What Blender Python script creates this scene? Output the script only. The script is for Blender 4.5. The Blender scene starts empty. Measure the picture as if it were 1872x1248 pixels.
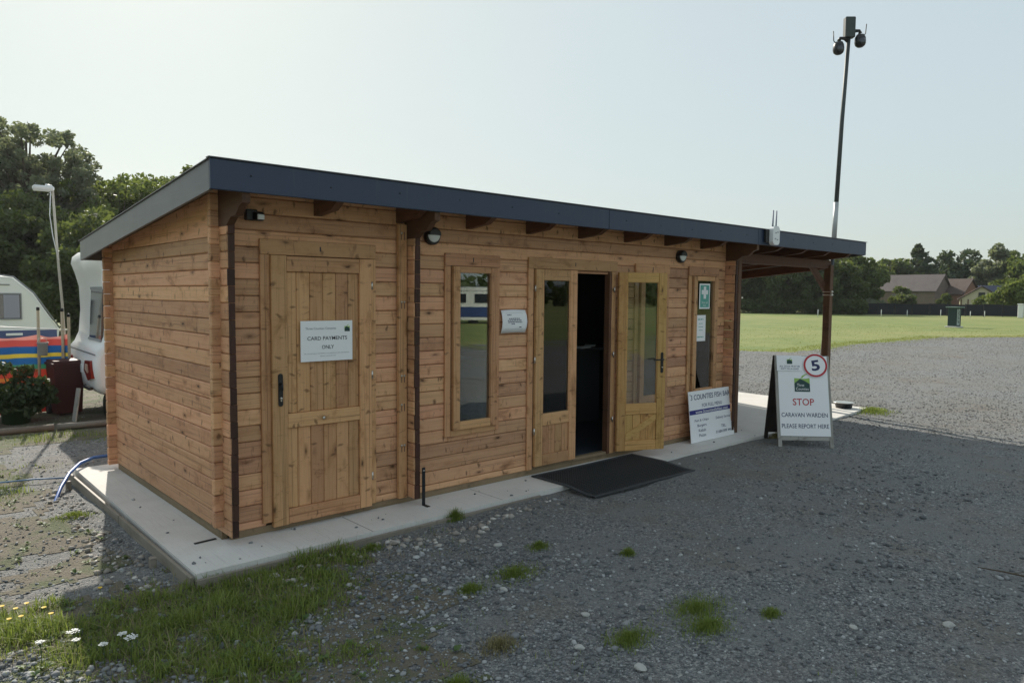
import bpy, bmesh, math, random
import numpy as np
from mathutils import Matrix, Vector

R = math.radians
SC = bpy.context.scene
COL = SC.collection
random.seed(7)

# ------------------------------------------------------------------ camera
YAW, PITCH, ROLL, FPX = 0.7334, -0.064074, 0.008693, 1329.88
CAM = Vector((-1.8125, -4.9579, 1.713))
cy, sy, cp, sp = math.cos(YAW), math.sin(YAW), math.cos(PITCH), math.sin(PITCH)
fwd = Vector((sy * cp, cy * cp, sp)); rgt = Vector((cy, -sy, 0)); upv = rgt.cross(fwd)
cr, sr = math.cos(ROLL), math.sin(ROLL)
rx, ux = cr * rgt + sr * upv, -sr * rgt + cr * upv
cam_d = bpy.data.cameras.new('camera'); cam = bpy.data.objects.new('camera', cam_d); COL.objects.link(cam)
cam.matrix_world = Matrix(((rx.x, ux.x, -fwd.x, CAM.x), (rx.y, ux.y, -fwd.y, CAM.y), (rx.z, ux.z, -fwd.z, CAM.z), (0, 0, 0, 1)))
cam_d.sensor_fit = 'HORIZONTAL'; cam_d.sensor_width = 36.0; cam_d.lens = FPX / 1872 * 36
cam_d.clip_start = 0.05; cam_d.clip_end = 6000
SC.camera = cam

# ------------------------------------------------------------------ sky, sun, exposure
SUN_EL = R(33.9); SUN_AZ = R(14.0)          # azimuth from +Y towards +X: behind the cabin
world = bpy.data.worlds.new('World'); SC.world = world; world.use_nodes = True
wn = world.node_tree; wn.nodes.clear()
sky = wn.nodes.new('ShaderNodeTexSky'); sky.sky_type = 'NISHITA'; sky.sun_disc = False
sky.sun_elevation = SUN_EL; sky.sun_rotation = SUN_AZ
sky.altitude = 0; sky.air_density = 1.0; sky.dust_density = 1.6; sky.ozone_density = 1.0
hsv = wn.nodes.new('ShaderNodeHueSaturation'); hsv.inputs['Saturation'].default_value = 0.32
bg = wn.nodes.new('ShaderNodeBackground'); bg.inputs['Strength'].default_value = 0.10
wo = wn.nodes.new('ShaderNodeOutputWorld')
bw = wn.nodes.new('ShaderNodeRGBToBW'); pw = wn.nodes.new('ShaderNodeMath'); pw.operation = 'POWER'; pw.inputs[1].default_value = -0.81   # luminance compressed over the whole sky, which lifts fill in the shade
amp = wn.nodes.new('ShaderNodeVectorMath'); amp.operation = 'SCALE'
gain = wn.nodes.new('ShaderNodeVectorMath'); gain.operation = 'MULTIPLY'; gain.inputs[1].default_value = (3.00, 3.32, 3.24)
wn.links.new(sky.outputs[0], hsv.inputs['Color']); wn.links.new(hsv.outputs[0], bw.inputs[0]); wn.links.new(bw.outputs[0], pw.inputs[0])
wn.links.new(hsv.outputs[0], amp.inputs[0]); wn.links.new(pw.outputs[0], amp.inputs['Scale']); wn.links.new(amp.outputs[0], gain.inputs[0]); wn.links.new(gain.outputs[0], bg.inputs['Color'])
wn.links.new(bg.outputs[0], wo.inputs['Surface'])
sd = bpy.data.lights.new('sun', 'SUN'); sd.energy = 3.8; sd.angle = R(0.53); sd.color = (1.0, 0.93, 0.82)
so = bpy.data.objects.new('sun', sd); COL.objects.link(so)
sdir = Vector((math.sin(SUN_AZ) * math.cos(SUN_EL), math.cos(SUN_AZ) * math.cos(SUN_EL), math.sin(SUN_EL)))
so.rotation_euler = sdir.to_track_quat('Z', 'Y').to_euler(); so.location = (0, 0, 30)
vs = SC.view_settings
vs.view_transform = 'Standard'; vs.look = 'None'; vs.gamma = 1.0; vs.use_curve_mapping = False; vs.exposure = 0.60
SC.render.engine = 'CYCLES'
SC.cycles.max_bounces = 8; SC.cycles.transparent_max_bounces = 12
SC.cycles.use_denoising = True

# ------------------------------------------------------------------ helpers
def polar(bearing, dist):
    b = R(bearing); return (CAM.x + dist * math.sin(b), CAM.y + dist * math.cos(b))
def sstep(a, b, x):
    t = np.clip((x - a) / (b - a), 0, 1); return t * t * (3 - 2 * t)
def GZ(x, y):
    """height of the ground"""
    return -0.082 + 0.047 * sstep(-0.4, 2.4, np.asarray(x, float)) + 0.006 * np.sin(np.asarray(x) * 1.7 + 0.6 * np.asarray(y)) * np.cos(np.asarray(y) * 1.3)
def gz(x, y): return float(GZ(x, y))

WM = {}                                        # matrix of every part in the frame of its thing
def thing(name, label, cat, loc=(0, 0, 0), rotz=0, group=None):
    o = bpy.data.objects.new(name, None); COL.objects.link(o); o.empty_display_size = 0.2
    o.location = loc; o.rotation_euler = (0, 0, rotz); o['label'] = label; o['category'] = cat
    if group: o['group'] = group
    WM[o] = Matrix.Identity(4); return o
def tag(o, label=None, cat=None, group=None, kind=None):
    for k, v in (('label', label), ('category', cat), ('group', group), ('kind', kind)):
        if v: o[k] = v
    return o
def link(name, mesh, mat=None, parent=None, M=None):
    if mat is not None and not mesh.materials: mesh.materials.append(mat)
    o = bpy.data.objects.new(name, mesh); COL.objects.link(o)
    M = M if M is not None else Matrix.Identity(4)
    WM[o] = M
    if parent is not None:
        o.parent = parent; o.matrix_basis = WM[parent].inverted() @ M
    else:
        o.matrix_basis = M
    return o
def T(x, y, z): return Matrix.Translation((x, y, z))
def frame(o, u, v):
    u = Vector(u).normalized(); v = Vector(v); v = (v - u * v.dot(u)).normalized(); w = u.cross(v)
    return Matrix(((u.x, v.x, w.x, o[0]), (u.y, v.y, w.y, o[1]), (u.z, v.z, w.z, o[2]), (0, 0, 0, 1)))

CB = {}
def cbox_data(L, W, H, c):
    V = []; idx = {}
    for i in (0, 1):
        for j in (0, 1):
            for k in (0, 1):
                X, Y, Z = i * L, j * W, k * H
                sx, sy_, sz = (1 - 2 * i) * c, (1 - 2 * j) * c, (1 - 2 * k) * c
                idx[i, j, k] = len(V)
                V += [(X, Y + sy_, Z + sz), (X + sx, Y, Z + sz), (X + sx, Y + sy_, Z)]
    I = lambda i, j, k, a: idx[i, j, k] + a
    Fc = []
    for i in (0, 1): Fc.append([I(i, 0, 0, 0), I(i, 1, 0, 0), I(i, 1, 1, 0), I(i, 0, 1, 0)][::(-1 if i == 0 else 1)])
    for j in (0, 1): Fc.append([I(0, j, 0, 1), I(0, j, 1, 1), I(1, j, 1, 1), I(1, j, 0, 1)][::(-1 if j == 0 else 1)])
    for k in (0, 1): Fc.append([I(0, 0, k, 2), I(1, 0, k, 2), I(1, 1, k, 2), I(0, 1, k, 2)][::(-1 if k == 0 else 1)])
    for j in (0, 1):
        for k in (0, 1): Fc.append([I(0, j, k, 1), I(1, j, k, 1), I(1, j, k, 2), I(0, j, k, 2)])
    for i in (0, 1):
        for k in (0, 1): Fc.append([I(i, 0, k, 0), I(i, 1, k, 0), I(i, 1, k, 2), I(i, 0, k, 2)])
    for i in (0, 1):
        for j in (0, 1): Fc.append([I(i, j, 0, 0), I(i, j, 1, 0), I(i, j, 1, 1), I(i, j, 0, 1)])
    for q in idx.values(): Fc.append([q, q + 1, q + 2])
    return V, Fc
def fix_normals(me):
    bm = bmesh.new(); bm.from_mesh(me); bmesh.ops.recalc_face_normals(bm, faces=bm.faces); bm.to_mesh(me); bm.free()
def board(name, parent, o, u, v, L, W, H, mat, c=0.003):
    """a bevelled board: local X along its length, Y across its width, Z its thickness"""
    key = (round(L, 3), round(W, 4), round(H, 4), round(c, 4), mat.name)
    if key not in CB:
        me = bpy.data.meshes.new(name); V, Fc = cbox_data(L, W, H, min(c, L / 3, W / 3, H / 3)); me.from_pydata(V, [], Fc); fix_normals(me)
        me.materials.append(mat); CB[key] = me
    return link(name, CB[key], None, parent, frame(o, u, v))
def fboard(name, parent, x0, x1, z0, z1, y, t, mat, vert=False, c=0.003):
    """board on the front plane y, showing its face towards -y, thickness t going forward"""
    if vert: return board(name, parent, (x1, y, z0), (0, 0, 1), (-1, 0, 0), z1 - z0, x1 - x0, t, mat, c)
    return board(name, parent, (x0, y, z0), (1, 0, 0), (0, 0, 1), x1 - x0, z1 - z0, t, mat, c)

class MB:
    def __init__(s): s.v = []; s.f = []; s.sm = []
    def add(s, V, Fc, smooth=False):
        n = len(s.v); s.v += [tuple(p) for p in V]; s.f += [[n + i for i in f] for f in Fc]; s.sm += [smooth] * len(Fc); return s
    def box(s, x0, y0, z0, x1, y1, z1, c=0.002, M=None):
        V, Fc = cbox_data(x1 - x0, y1 - y0, z1 - z0, min(c, (x1 - x0) / 3, (y1 - y0) / 3, (z1 - z0) / 3))
        V = [Vector((a + x0, b + y0, d + z0)) for a, b, d in V]
        if M is not None: V = [M @ p for p in V]
        return s.add(V, Fc)
    def tube(s, pts, radii, n=10, caps=True, smooth=True):
        pts = [Vector(p) for p in pts]
        if not hasattr(radii, '__len__'): radii = [radii] * len(pts)
        V = []; prev = None
        for i, p in enumerate(pts):
            d = (pts[min(i + 1, len(pts) - 1)] - pts[max(i - 1, 0)]).normalized()
            a = prev - d * prev.dot(d) if prev is not None else (Vector((0, 0, 1)) if abs(d.z) < 0.9 else Vector((1, 0, 0))).cross(d)
            a.normalize(); prev = a; b = d.cross(a)
            for k in range(n):
                t = 2 * math.pi * k / n; V.append(p + (a * math.cos(t) + b * math.sin(t)) * radii[i])
        Fc = [[i * n + k, i * n + (k + 1) % n, (i + 1) * n + (k + 1) % n, (i + 1) * n + k] for i in range(len(pts) - 1) for k in range(n)]
        s.add(V, Fc, smooth)
        if caps:
            m = len(s.v) - len(V)
            s.f += [[m + k for k in range(n)][::-1], [m + (len(pts) - 1) * n + k for k in range(n)]]; s.sm += [False, False]
        return s
    def lathe(s, prof, n=24, M=None, smooth=True):
        V = [Vector((r * math.cos(2 * math.pi * k / n), r * math.sin(2 * math.pi * k / n), z)) for r, z in prof for k in range(n)]
        if M is not None: V = [M @ p for p in V]
        Fc = [[i * n + k, i * n + (k + 1) % n, (i + 1) * n + (k + 1) % n, (i + 1) * n + k] for i in range(len(prof) - 1) for k in range(n)]
        Fc += [[k for k in range(n)][::-1], [(len(prof) - 1) * n + k for k in range(n)]]
        return s.add(V, Fc, smooth)
    def prism(s, poly, d0, d1, M=None):
        """polygon in local XY, extruded along Z from d0 to d1"""
        n = len(poly); V = [Vector((p[0], p[1], d)) for d in (d0, d1) for p in poly]
        if M is not None: V = [M @ p for p in V]
        return s.add(V, [list(range(n))[::-1], [n + i for i in range(n)]] + [[i, (i + 1) % n, n + (i + 1) % n, n + i] for i in range(n)])
    def build(s, name, mat, parent=None, M=None, shade=None):
        me = bpy.data.meshes.new(name); me.from_pydata([tuple(p) for p in s.v], [], s.f); fix_normals(me)
        me.polygons.foreach_set('use_smooth', s.sm); me.materials.append(mat)
        return link(name, me, None, parent, M)

def fast_mesh(name, verts, faces_flat, nper, mat, smooth=False):
    me = bpy.data.meshes.new(name); nf = len(faces_flat) // nper
    me.vertices.add(len(verts)); me.vertices.foreach_set('co', np.asarray(verts, np.float32).ravel())
    me.loops.add(len(faces_flat)); me.loops.foreach_set('vertex_index', np.asarray(faces_flat, np.int32))
    me.polygons.add(nf); me.polygons.foreach_set('loop_start', np.arange(0, nf * nper, nper, dtype=np.int32))
    me.polygons.foreach_set('loop_total', np.full(nf, nper, np.int32)); me.update(calc_edges=True)
    if smooth: me.polygons.foreach_set('use_smooth', np.ones(nf, bool))
    me.materials.append(mat); return me

TXT = {}
def text(parent, s, cx, cz, w, h, mat, M, lift=0.0012, bold=0.0, name='lettering', align='C'):
    """flat print: centred at (cx,cz) of the plane M (local x right, y up), fitted to width w and height h"""
    cu = bpy.data.curves.new('t', 'FONT'); cu.body = s; cu.resolution_u = 3; cu.offset = bold; cu.fill_mode = 'FRONT' if hasattr(cu, 'fill_mode') else cu.fill_mode
    ob = bpy.data.objects.new('t', cu); me = bpy.data.meshes.new_from_object(ob)
    co = np.zeros(len(me.vertices) * 3, np.float32); me.vertices.foreach_get('co', co); co = co.reshape(-1, 3)
    lo, hi = co.min(0), co.max(0); sz = np.maximum(hi - lo, 1e-6)
    kx = w / sz[0] if w else (h / sz[1]); ky = h / sz[1] if h else kx
    co[:, 0] = (co[:, 0] - (lo[0] + hi[0]) / 2) * kx; co[:, 1] = (co[:, 1] - (lo[1] + hi[1]) / 2) * ky; co[:, 2] = 0
    me.vertices.foreach_set('co', co.ravel()); me.update(); me.materials.clear(); me.materials.append(mat); me.name = name
    bpy.data.objects.remove(ob); bpy.data.curves.remove(cu)
    o = link(name, me, None, parent, M @ T(cx, cz, lift)); o['label'] = 'printed words "%s"' % s.replace('\n', ' ')
    return o
def flat(name, parent, polys, mat, M, lift=0.001):
    me = bpy.data.meshes.new(name); V = []; Fc = []
    for p in polys:
        Fc.append([len(V) + i for i in range(len(p))]); V += [(a, b, lift) for a, b in p]
    me.from_pydata(V, [], Fc); me.materials.append(mat); return link(name, me, None, parent, M)
def rect(x0, y0, x1, y1): return [(x0, y0), (x1, y0), (x1, y1), (x0, y1)]
def disc(cx, cz, r, n=40, a0=0, a1=360): return [(cx + r * math.cos(R(a0 + (a1 - a0) * k / n)), cz + r * math.sin(R(a0 + (a1 - a0) * k / n))) for k in range(n)]
def ring(cx, cz, r0, r1, n=40):
    out = []
    for k in range(n):
        a, b = 2 * math.pi * k / n, 2 * math.pi * (k + 1) / n
        out.append([(cx + r * math.cos(t), cz + r * math.sin(t)) for r, t in ((r0, a), (r1, a), (r1, b), (r0, b))])
    return out

# ------------------------------------------------------------------ materials
class NT:
    def __init__(s, name):
        s.m = bpy.data.materials.new(name); s.m.use_nodes = True; s.t = s.m.node_tree; s.t.nodes.clear()
        s.out = s.n('ShaderNodeOutputMaterial')
    def n(s, typ, **kw):
        nd = s.t.nodes.new(typ)
        for k, v in kw.items():
            if k.startswith('_'): setattr(nd, k[1:], v)
            else:
                key = int(k[1:]) if k[0] == 'i' and k[1:].isdigit() else k.replace('__', ' ')
                if isinstance(v, bpy.types.NodeSocket): s.t.links.new(v, nd.inputs[key])
                else: nd.inputs[key].default_value = v
        return nd
    def link(s, a, b): s.t.links.new(a, b)
    def math(s, op, a, b=0.0, c=None, clamp=False):
        nd = s.n('ShaderNodeMath', _operation=op, _use_clamp=clamp, i0=a, i1=b)
        if c is not None:
            if isinstance(c, bpy.types.NodeSocket): s.link(c, nd.inputs[2])
            else: nd.inputs[2].default_value = c
        return nd.outputs[0]
    def vmath(s, op, a, b): return s.n('ShaderNodeVectorMath', _operation=op, i0=a, i1=b).outputs[0]
    def mix(s, f, a, b, mode='MIX'):
        nd = s.n('ShaderNodeMix', _data_type='RGBA', _blend_type=mode)
        for i, v in ((0, f), (6, a), (7, b)):
            if isinstance(v, bpy.types.NodeSocket): s.link(v, nd.inputs[i])
            else: nd.inputs[i].default_value = v if i == 0 else ((*v, 1) if len(v) == 3 else v)
        return nd.outputs[2]
    def ramp(s, f, stops, interp='LINEAR'):
        nd = s.n('ShaderNodeValToRGB', i0=f); cr_ = nd.color_ramp; cr_.interpolation = interp
        while len(cr_.elements) < len(stops): cr_.elements.new(0.5)
        for e, (p, c) in zip(cr_.elements, stops):
            e.position = p; e.color = (*c, 1) if hasattr(c, '__len__') else (c, c, c, 1)
        return nd.outputs[0]
    def noise(s, vec, scale, detail=3, rough=0.55, dist=0.0, dim='3D'):
        nd = s.n('ShaderNodeTexNoise', _noise_dimensions=dim, Vector=vec, Scale=scale, Detail=detail, Roughness=rough, Distortion=dist); return nd.outputs[0]
    def smooth(s, x, a, b): return s.n('ShaderNodeMapRange', _interpolation_type='SMOOTHSTEP', i0=x, i1=a, i2=b).outputs[0]
    def bsdf(s, color, rough=0.6, bump=None, bstr=0.3, bdist=0.01, **kw):
        b = s.n('ShaderNodeBsdfPrincipled')
        for k, v in (('Base Color', color), ('Roughness', rough)):
            if isinstance(v, bpy.types.NodeSocket): s.link(v, b.inputs[k])
            else: b.inputs[k].default_value = (*v, 1) if hasattr(v, '__len__') else v
        for k, v in kw.items(): b.inputs[k.replace('__', ' ')].default_value = v
        if bump is not None:
            bp = s.n('ShaderNodeBump', Strength=bstr, Distance=bdist, Height=bump); s.link(bp.outputs[0], b.inputs['Normal'])
        s.link(b.outputs[0], s.out.inputs[0]); return b
    def obj(s): return s.n('ShaderNodeTexCoord').outputs['Object']

def timber(name, light, mid, dark, knots=1.0, rough=0.62, vary=0.48):
    m = NT(name); rnd = m.n('ShaderNodeObjectInfo').outputs['Random']
    off = m.n('ShaderNodeCombineXYZ', X=m.math('MULTIPLY', rnd, 61.0), Y=m.math('MULTIPLY', rnd, 37.0), Z=m.math('MULTIPLY', rnd, 13.0)).outputs[0]
    C = m.vmath('ADD', m.obj(), off)
    # knots
    kv = m.n('ShaderNodeTexVoronoi', _voronoi_dimensions='3D', Vector=m.vmath('MULTIPLY', m.vmath('ADD', C, m.vmath('MULTIPLY', m.n('ShaderNodeTexNoise', Vector=C, Scale=14.0, Detail=2.0).outputs['Color'], (0.03, 0.03, 0.0))), (3.8, 9.5, 2.0)), Scale=1.0)
    kd = kv.outputs['Distance']; kc = m.n('ShaderNodeSeparateColor', Color=kv.outputs['Color']).outputs[0]
    on = m.math('GREATER_THAN', kc, 0.40)
    knot = m.math('MULTIPLY', m.math('SUBTRACT', 1.0, m.smooth(kd, 0.03, 0.13)), on)
    halo = m.math('MULTIPLY', m.math('SUBTRACT', 1.0, m.smooth(kd, 0.05, 0.30)), on)
    # grain bends round knots
    bend = m.n('ShaderNodeCombineXYZ', X=0.0, Y=m.math('MULTIPLY', halo, 0.025), Z=0.0).outputs[0]
    G_ = m.vmath('MULTIPLY', m.vmath('ADD', C, bend), (1.3, 34.0, 34.0))
    g1 = m.noise(G_, 1.0, 5, 0.6, 0.6); g2 = m.noise(m.vmath('MULTIPLY', C, (7.0, 260.0, 260.0)), 1.0, 2, 0.5)
    patch = m.noise(m.vmath('MULTIPLY', C, (4.0, 7.0, 7.0)), 1.0, 4, 0.65, 0.4)
    saw = m.noise(m.vmath('MULTIPLY', C, (55.0, 1.5, 1.5)), 1.0, 3, 0.6)
    col = m.ramp(g1, [(0.25, mid), (0.5, light), (0.62, light), (0.85, mid)])
    line = m.noise(m.vmath('MULTIPLY', m.vmath('ADD', C, bend), (0.8, 60.0, 60.0)), 1.0, 3, 0.6, 0.8)
    col = m.mix(m.math('MULTIPLY', m.smooth(line, 0.54, 0.70), 0.50), col, dark)
    col = m.mix(m.math('MULTIPLY', m.smooth(patch, 0.46, 0.66), 0.60), col, mid)
    col = m.mix(m.math('MULTIPLY', m.smooth(patch, 0.56, 0.76), 0.55), col, dark)
    col = m.mix(m.math('MULTIPLY', m.smooth(g2, 0.48, 0.75), 0.12), col, dark)
    col = m.mix(m.math('MULTIPLY', m.smooth(saw, 0.56, 0.76), 0.30), col, mid)
    smear = m.noise(m.vmath('MULTIPLY', C, (22.0, 5.0, 5.0)), 1.0, 4, 0.7, 1.2)
    col = m.mix(m.math('MULTIPLY', m.math('MULTIPLY', m.smooth(smear, 0.56, 0.70), m.smooth(patch, 0.36, 0.58)), 0.75 * knots), col, dark)
    col = m.mix(m.math('MULTIPLY', halo, 0.55 * knots), col, dark)
    col = m.mix(m.math('MULTIPLY', knot, 0.9 * knots), col, tuple(0.22 * c for c in dark))
    warp = m.vmath('MULTIPLY', m.n('ShaderNodeTexNoise', Vector=C, Scale=9.0, Detail=2.0).outputs['Color'], (0.10, 0.0, 0.0))
    sv = m.n('ShaderNodeTexVoronoi', _voronoi_dimensions='2D', Vector=m.vmath('MULTIPLY', m.vmath('ADD', C, warp), (7.5, 3.2, 0.0)), Scale=1.0)
    son = m.math('GREATER_THAN', m.n('ShaderNodeSeparateColor', Color=sv.outputs['Color']).outputs[1], 0.45)
    spike = m.math('MULTIPLY', m.math('SUBTRACT', 1.0, m.smooth(sv.outputs['Distance'], 0.025, 0.11)), son)
    col = m.mix(m.math('MULTIPLY', spike, 0.75 * knots), col, tuple(0.55 * c for c in dark))
    ly = m.n('ShaderNodeSeparateXYZ', Vector=m.obj()).outputs[1]
    wav = m.noise(m.vmath('MULTIPLY', C, (2.2, 0.5, 0.5)), 1.0, 4, 0.6)
    cpos = m.math('ADD', m.math('ADD', 0.02, m.math('MULTIPLY', m.math('FRACT', m.math('MULTIPLY', rnd, 5.7)), 0.06)), m.math('MULTIPLY', m.math('SUBTRACT', wav, 0.5), 0.02))
    gate = m.smooth(m.noise(m.vmath('MULTIPLY', C, (1.1, 0.2, 0.2)), 1.0, 2), 0.50, 0.58)
    crack = m.math('MULTIPLY', m.math('SUBTRACT', 1.0, m.smooth(m.math('ABSOLUTE', m.math('SUBTRACT', ly, cpos)), 0.0004, 0.0022)), gate)
    col = m.mix(m.math('MULTIPLY', crack, 0.8), col, tuple(0.35 * c for c in dark))
    val = m.math('ADD', 1.0 - vary / 2, m.math('MULTIPLY', rnd, vary))
    hs = m.n('ShaderNodeHueSaturation', Hue=m.math('ADD', 0.5, m.math('MULTIPLY', m.math('SUBTRACT', m.math('FRACT', m.math('MULTIPLY', rnd, 7.31)), 0.5), 0.014)), Saturation=1.0, Value=val, Color=col)
    hgt = m.math('ADD', m.math('MULTIPLY', g1, 0.6), m.math('ADD', m.math('MULTIPLY', g2, 0.35), m.math('MULTIPLY', knot, -0.5)))
    b = m.bsdf(hs.outputs[0], rough, hgt, 0.35, 0.004); b.inputs['Specular IOR Level'].default_value = 0.35
    return m.m
def plain(name, color, rough=0.5, var=0.0, scale=8.0, metallic=0.0, bump=0.0, spec=0.5, dirt=None, per_obj=0.0):
    m = NT(name); col = color; hgt = None
    if var or dirt:
        o = m.obj(); nz = m.noise(o, scale, 5, 0.6)
        col = m.mix(nz, tuple(c * (1 - var) for c in color), tuple(min(1, c * (1 + var)) for c in color))
        if dirt:
            n2 = m.noise(o, scale * 0.35, 6, 0.7, 0.5); col = m.mix(m.math('MULTIPLY', m.smooth(n2, 0.5, 0.75), dirt[1]), col, dirt[0])
        hgt = m.noise(o, scale * 6, 3) if bump else None
    b = m.bsdf(col if not hasattr(col, '__len__') or not isinstance(col, tuple) else col, rough, hgt, bump, 0.003)
    b.inputs['Metallic'].default_value = metallic; b.inputs['Specular IOR Level'].default_value = spec
    return m.m

M_log = timber('stained_log', (0.65, 0.365, 0.205), (0.54, 0.275, 0.14), (0.19, 0.08, 0.033), 1.0)
M_log_side = M_log
M_trim = timber('trim_timber', (0.6, 0.325, 0.168), (0.49, 0.245, 0.112), (0.18, 0.078, 0.031), 0.8, vary=0.32)
M_door = timber('door_timber', (0.6, 0.335, 0.165), (0.49, 0.252, 0.108), (0.19, 0.084, 0.032), 0.9, vary=0.34)
M_door2 = timber('honey_timber', (0.6, 0.355, 0.13), (0.5, 0.272, 0.085), (0.27, 0.125, 0.036), 0.9, vary=0.2)
M_end = timber('log_end_stain', (0.065, 0.028, 0.018), (0.045, 0.02, 0.013), (0.028, 0.013, 0.009), 0.3)
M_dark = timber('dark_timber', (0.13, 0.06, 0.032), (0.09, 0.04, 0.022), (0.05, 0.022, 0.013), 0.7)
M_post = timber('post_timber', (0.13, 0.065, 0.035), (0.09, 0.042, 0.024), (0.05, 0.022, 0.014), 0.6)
M_bearer = timber('bearer_timber', (0.24, 0.174, 0.102), (0.18, 0.126, 0.072), (0.102, 0.078, 0.048), 0.4)
M_shut = timber('shutter_timber', (0.25, 0.22, 0.18), (0.19, 0.165, 0.13), (0.11, 0.095, 0.075), 0.4)
M_grey = timber('weathered_timber', (0.36, 0.348, 0.312), (0.288, 0.276, 0.24), (0.18, 0.168, 0.144), 0.5)
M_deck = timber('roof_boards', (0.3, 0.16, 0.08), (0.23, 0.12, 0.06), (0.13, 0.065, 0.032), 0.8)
M_black = plain('black_plastic', (0.012, 0.012, 0.013), 0.4)
M_iron = plain('black_iron', (0.03, 0.032, 0.036), 0.5, 0.2, 30, 0.6)
M_steel = plain('zinc_steel', (0.62, 0.60, 0.55), 0.32, 0.15, 40, 1.0)
M_white = plain('white_plastic', (0.78, 0.79, 0.79), 0.38, 0.03, 6)
M_paper = plain('white_paper', (0.88, 0.885, 0.89), 0.55, 0.02, 10)
M_sign = plain('white_sign_board', (0.88, 0.885, 0.89), 0.42, 0.02, 3, dirt=((0.55, 0.55, 0.52), 0.12))
M_navy = plain('navy_print', (0.012, 0.02, 0.09), 0.5)
M_ink = plain('black_print', (0.02, 0.02, 0.03), 0.6)
M_greyink = plain('grey_print', (0.20, 0.22, 0.27), 0.6)
M_red = plain('red_print', (0.48, 0.02, 0.03), 0.5)
M_lime = plain('lime_print', (0.30, 0.50, 0.10), 0.5)
M_forest = plain('forest_green_print', (0.012, 0.05, 0.045), 0.5)
M_teal = plain('teal_print', (0.10, 0.38, 0.32), 0.5)
M_white_print = plain('white_print', (0.82, 0.82, 0.82), 0.5)
M_diff = plain('milky_diffuser', (0.74, 0.76, 0.75), 0.35)
M_rubber = plain('black_rubber', (0.022, 0.024, 0.026), 0.75, 0.25, 30)

def felt():
    m = NT('roof_trim_steel'); o = m.obj()
    n = m.noise(o, 2.2, 5, 0.65, 0.3); sp_ = m.noise(o, 420, 1, 0.5); st = m.noise(m.vmath('MULTIPLY', o, (1.0, 14.0, 1.0)), 2.0, 4)
    col = m.mix(m.smooth(n, 0.3, 0.75), (0.060, 0.066, 0.074), (0.085, 0.092, 0.098))
    col = m.mix(m.math('MULTIPLY', m.smooth(st, 0.5, 0.8), 0.25), col, (0.16, 0.165, 0.16))
    col = m.mix(m.math('MULTIPLY', m.smooth(sp_, 0.62, 0.72), 0.35), col, (0.20, 0.21, 0.20))
    b = m.bsdf(col, 0.42, sp_, 0.12, 0.001); b.inputs['Specular IOR Level'].default_value = 0.6; return m.m
M_felt = felt()

def front_trim():
    m = NT('blue_grey_trim_metal'); o = m.obj()
    n = m.noise(o, 1.1, 5, 0.65, 0.3); st = m.noise(m.vmath('MULTIPLY', o, (16.0, 0.8, 1.0)), 1.0, 4, 0.65); w = m.noise(m.vmath('MULTIPLY', o, (1.6, 3.0, 1.0)), 1.0, 3)
    col = m.mix(m.smooth(n, 0.3, 0.75), (0.020, 0.036, 0.078), (0.030, 0.048, 0.086))
    col = m.mix(m.math('MULTIPLY', m.smooth(st, 0.54, 0.78), 0.40), col, (0.085, 0.095, 0.100))
    m.bsdf(col, m.math('ADD', 0.32, m.math('MULTIPLY', n, 0.25)), m.math('ADD', w, m.math('MULTIPLY', st, 0.05)), 0.35, 0.012); return m.m
M_front = front_trim()
def concrete():
    m = NT('pale_concrete'); o = m.obj()
    n = m.noise(o, 1.6, 6, 0.65, 0.4); f = m.noise(o, 60, 3, 0.6); br = m.noise(m.vmath('MULTIPLY', o, (90.0, 2.0, 1.0)), 1.0, 2, 0.5)
    col = m.mix(m.smooth(n, 0.3, 0.75), (0.60, 0.575, 0.53), (0.70, 0.68, 0.64))
    col = m.mix(m.math('MULTIPLY', m.smooth(n, 0.56, 0.74), 0.35), col, (0.46, 0.44, 0.40))
    col = m.mix(m.math('MULTIPLY', m.smooth(f, 0.5, 0.75), 0.25), col, (0.38, 0.36, 0.33))
    col = m.mix(m.math('MULTIPLY', m.smooth(br, 0.55, 0.7), 0.22), col, (0.36, 0.345, 0.32))
    m.bsdf(col, 0.85, m.math('ADD', m.math('MULTIPLY', br, 0.6), f), 0.35, 0.004); return m.m
M_conc = concrete()
def glass():
    m = NT('window_glass'); fr = m.n('ShaderNodeFresnel', IOR=1.5)
    tr = m.n('ShaderNodeBsdfTransparent', Color=(0.86, 0.90, 0.89, 1)); gl = m.n('ShaderNodeBsdfGlossy', Color=(1, 1, 1, 1), Roughness=0.0)
    mx = m.n('ShaderNodeMixShader', i0=m.math('MULTIPLY', fr.outputs[0], 1.5, clamp=True)); m.link(tr.outputs[0], mx.inputs[1]); m.link(gl.outputs[0], mx.inputs[2])
    m.link(mx.outputs[0], m.out.inputs[0]); return m.m
M_glass = glass()
M_dglass = plain('dark_glazing', (0.03, 0.035, 0.045), 0.06, spec=0.8)

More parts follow.
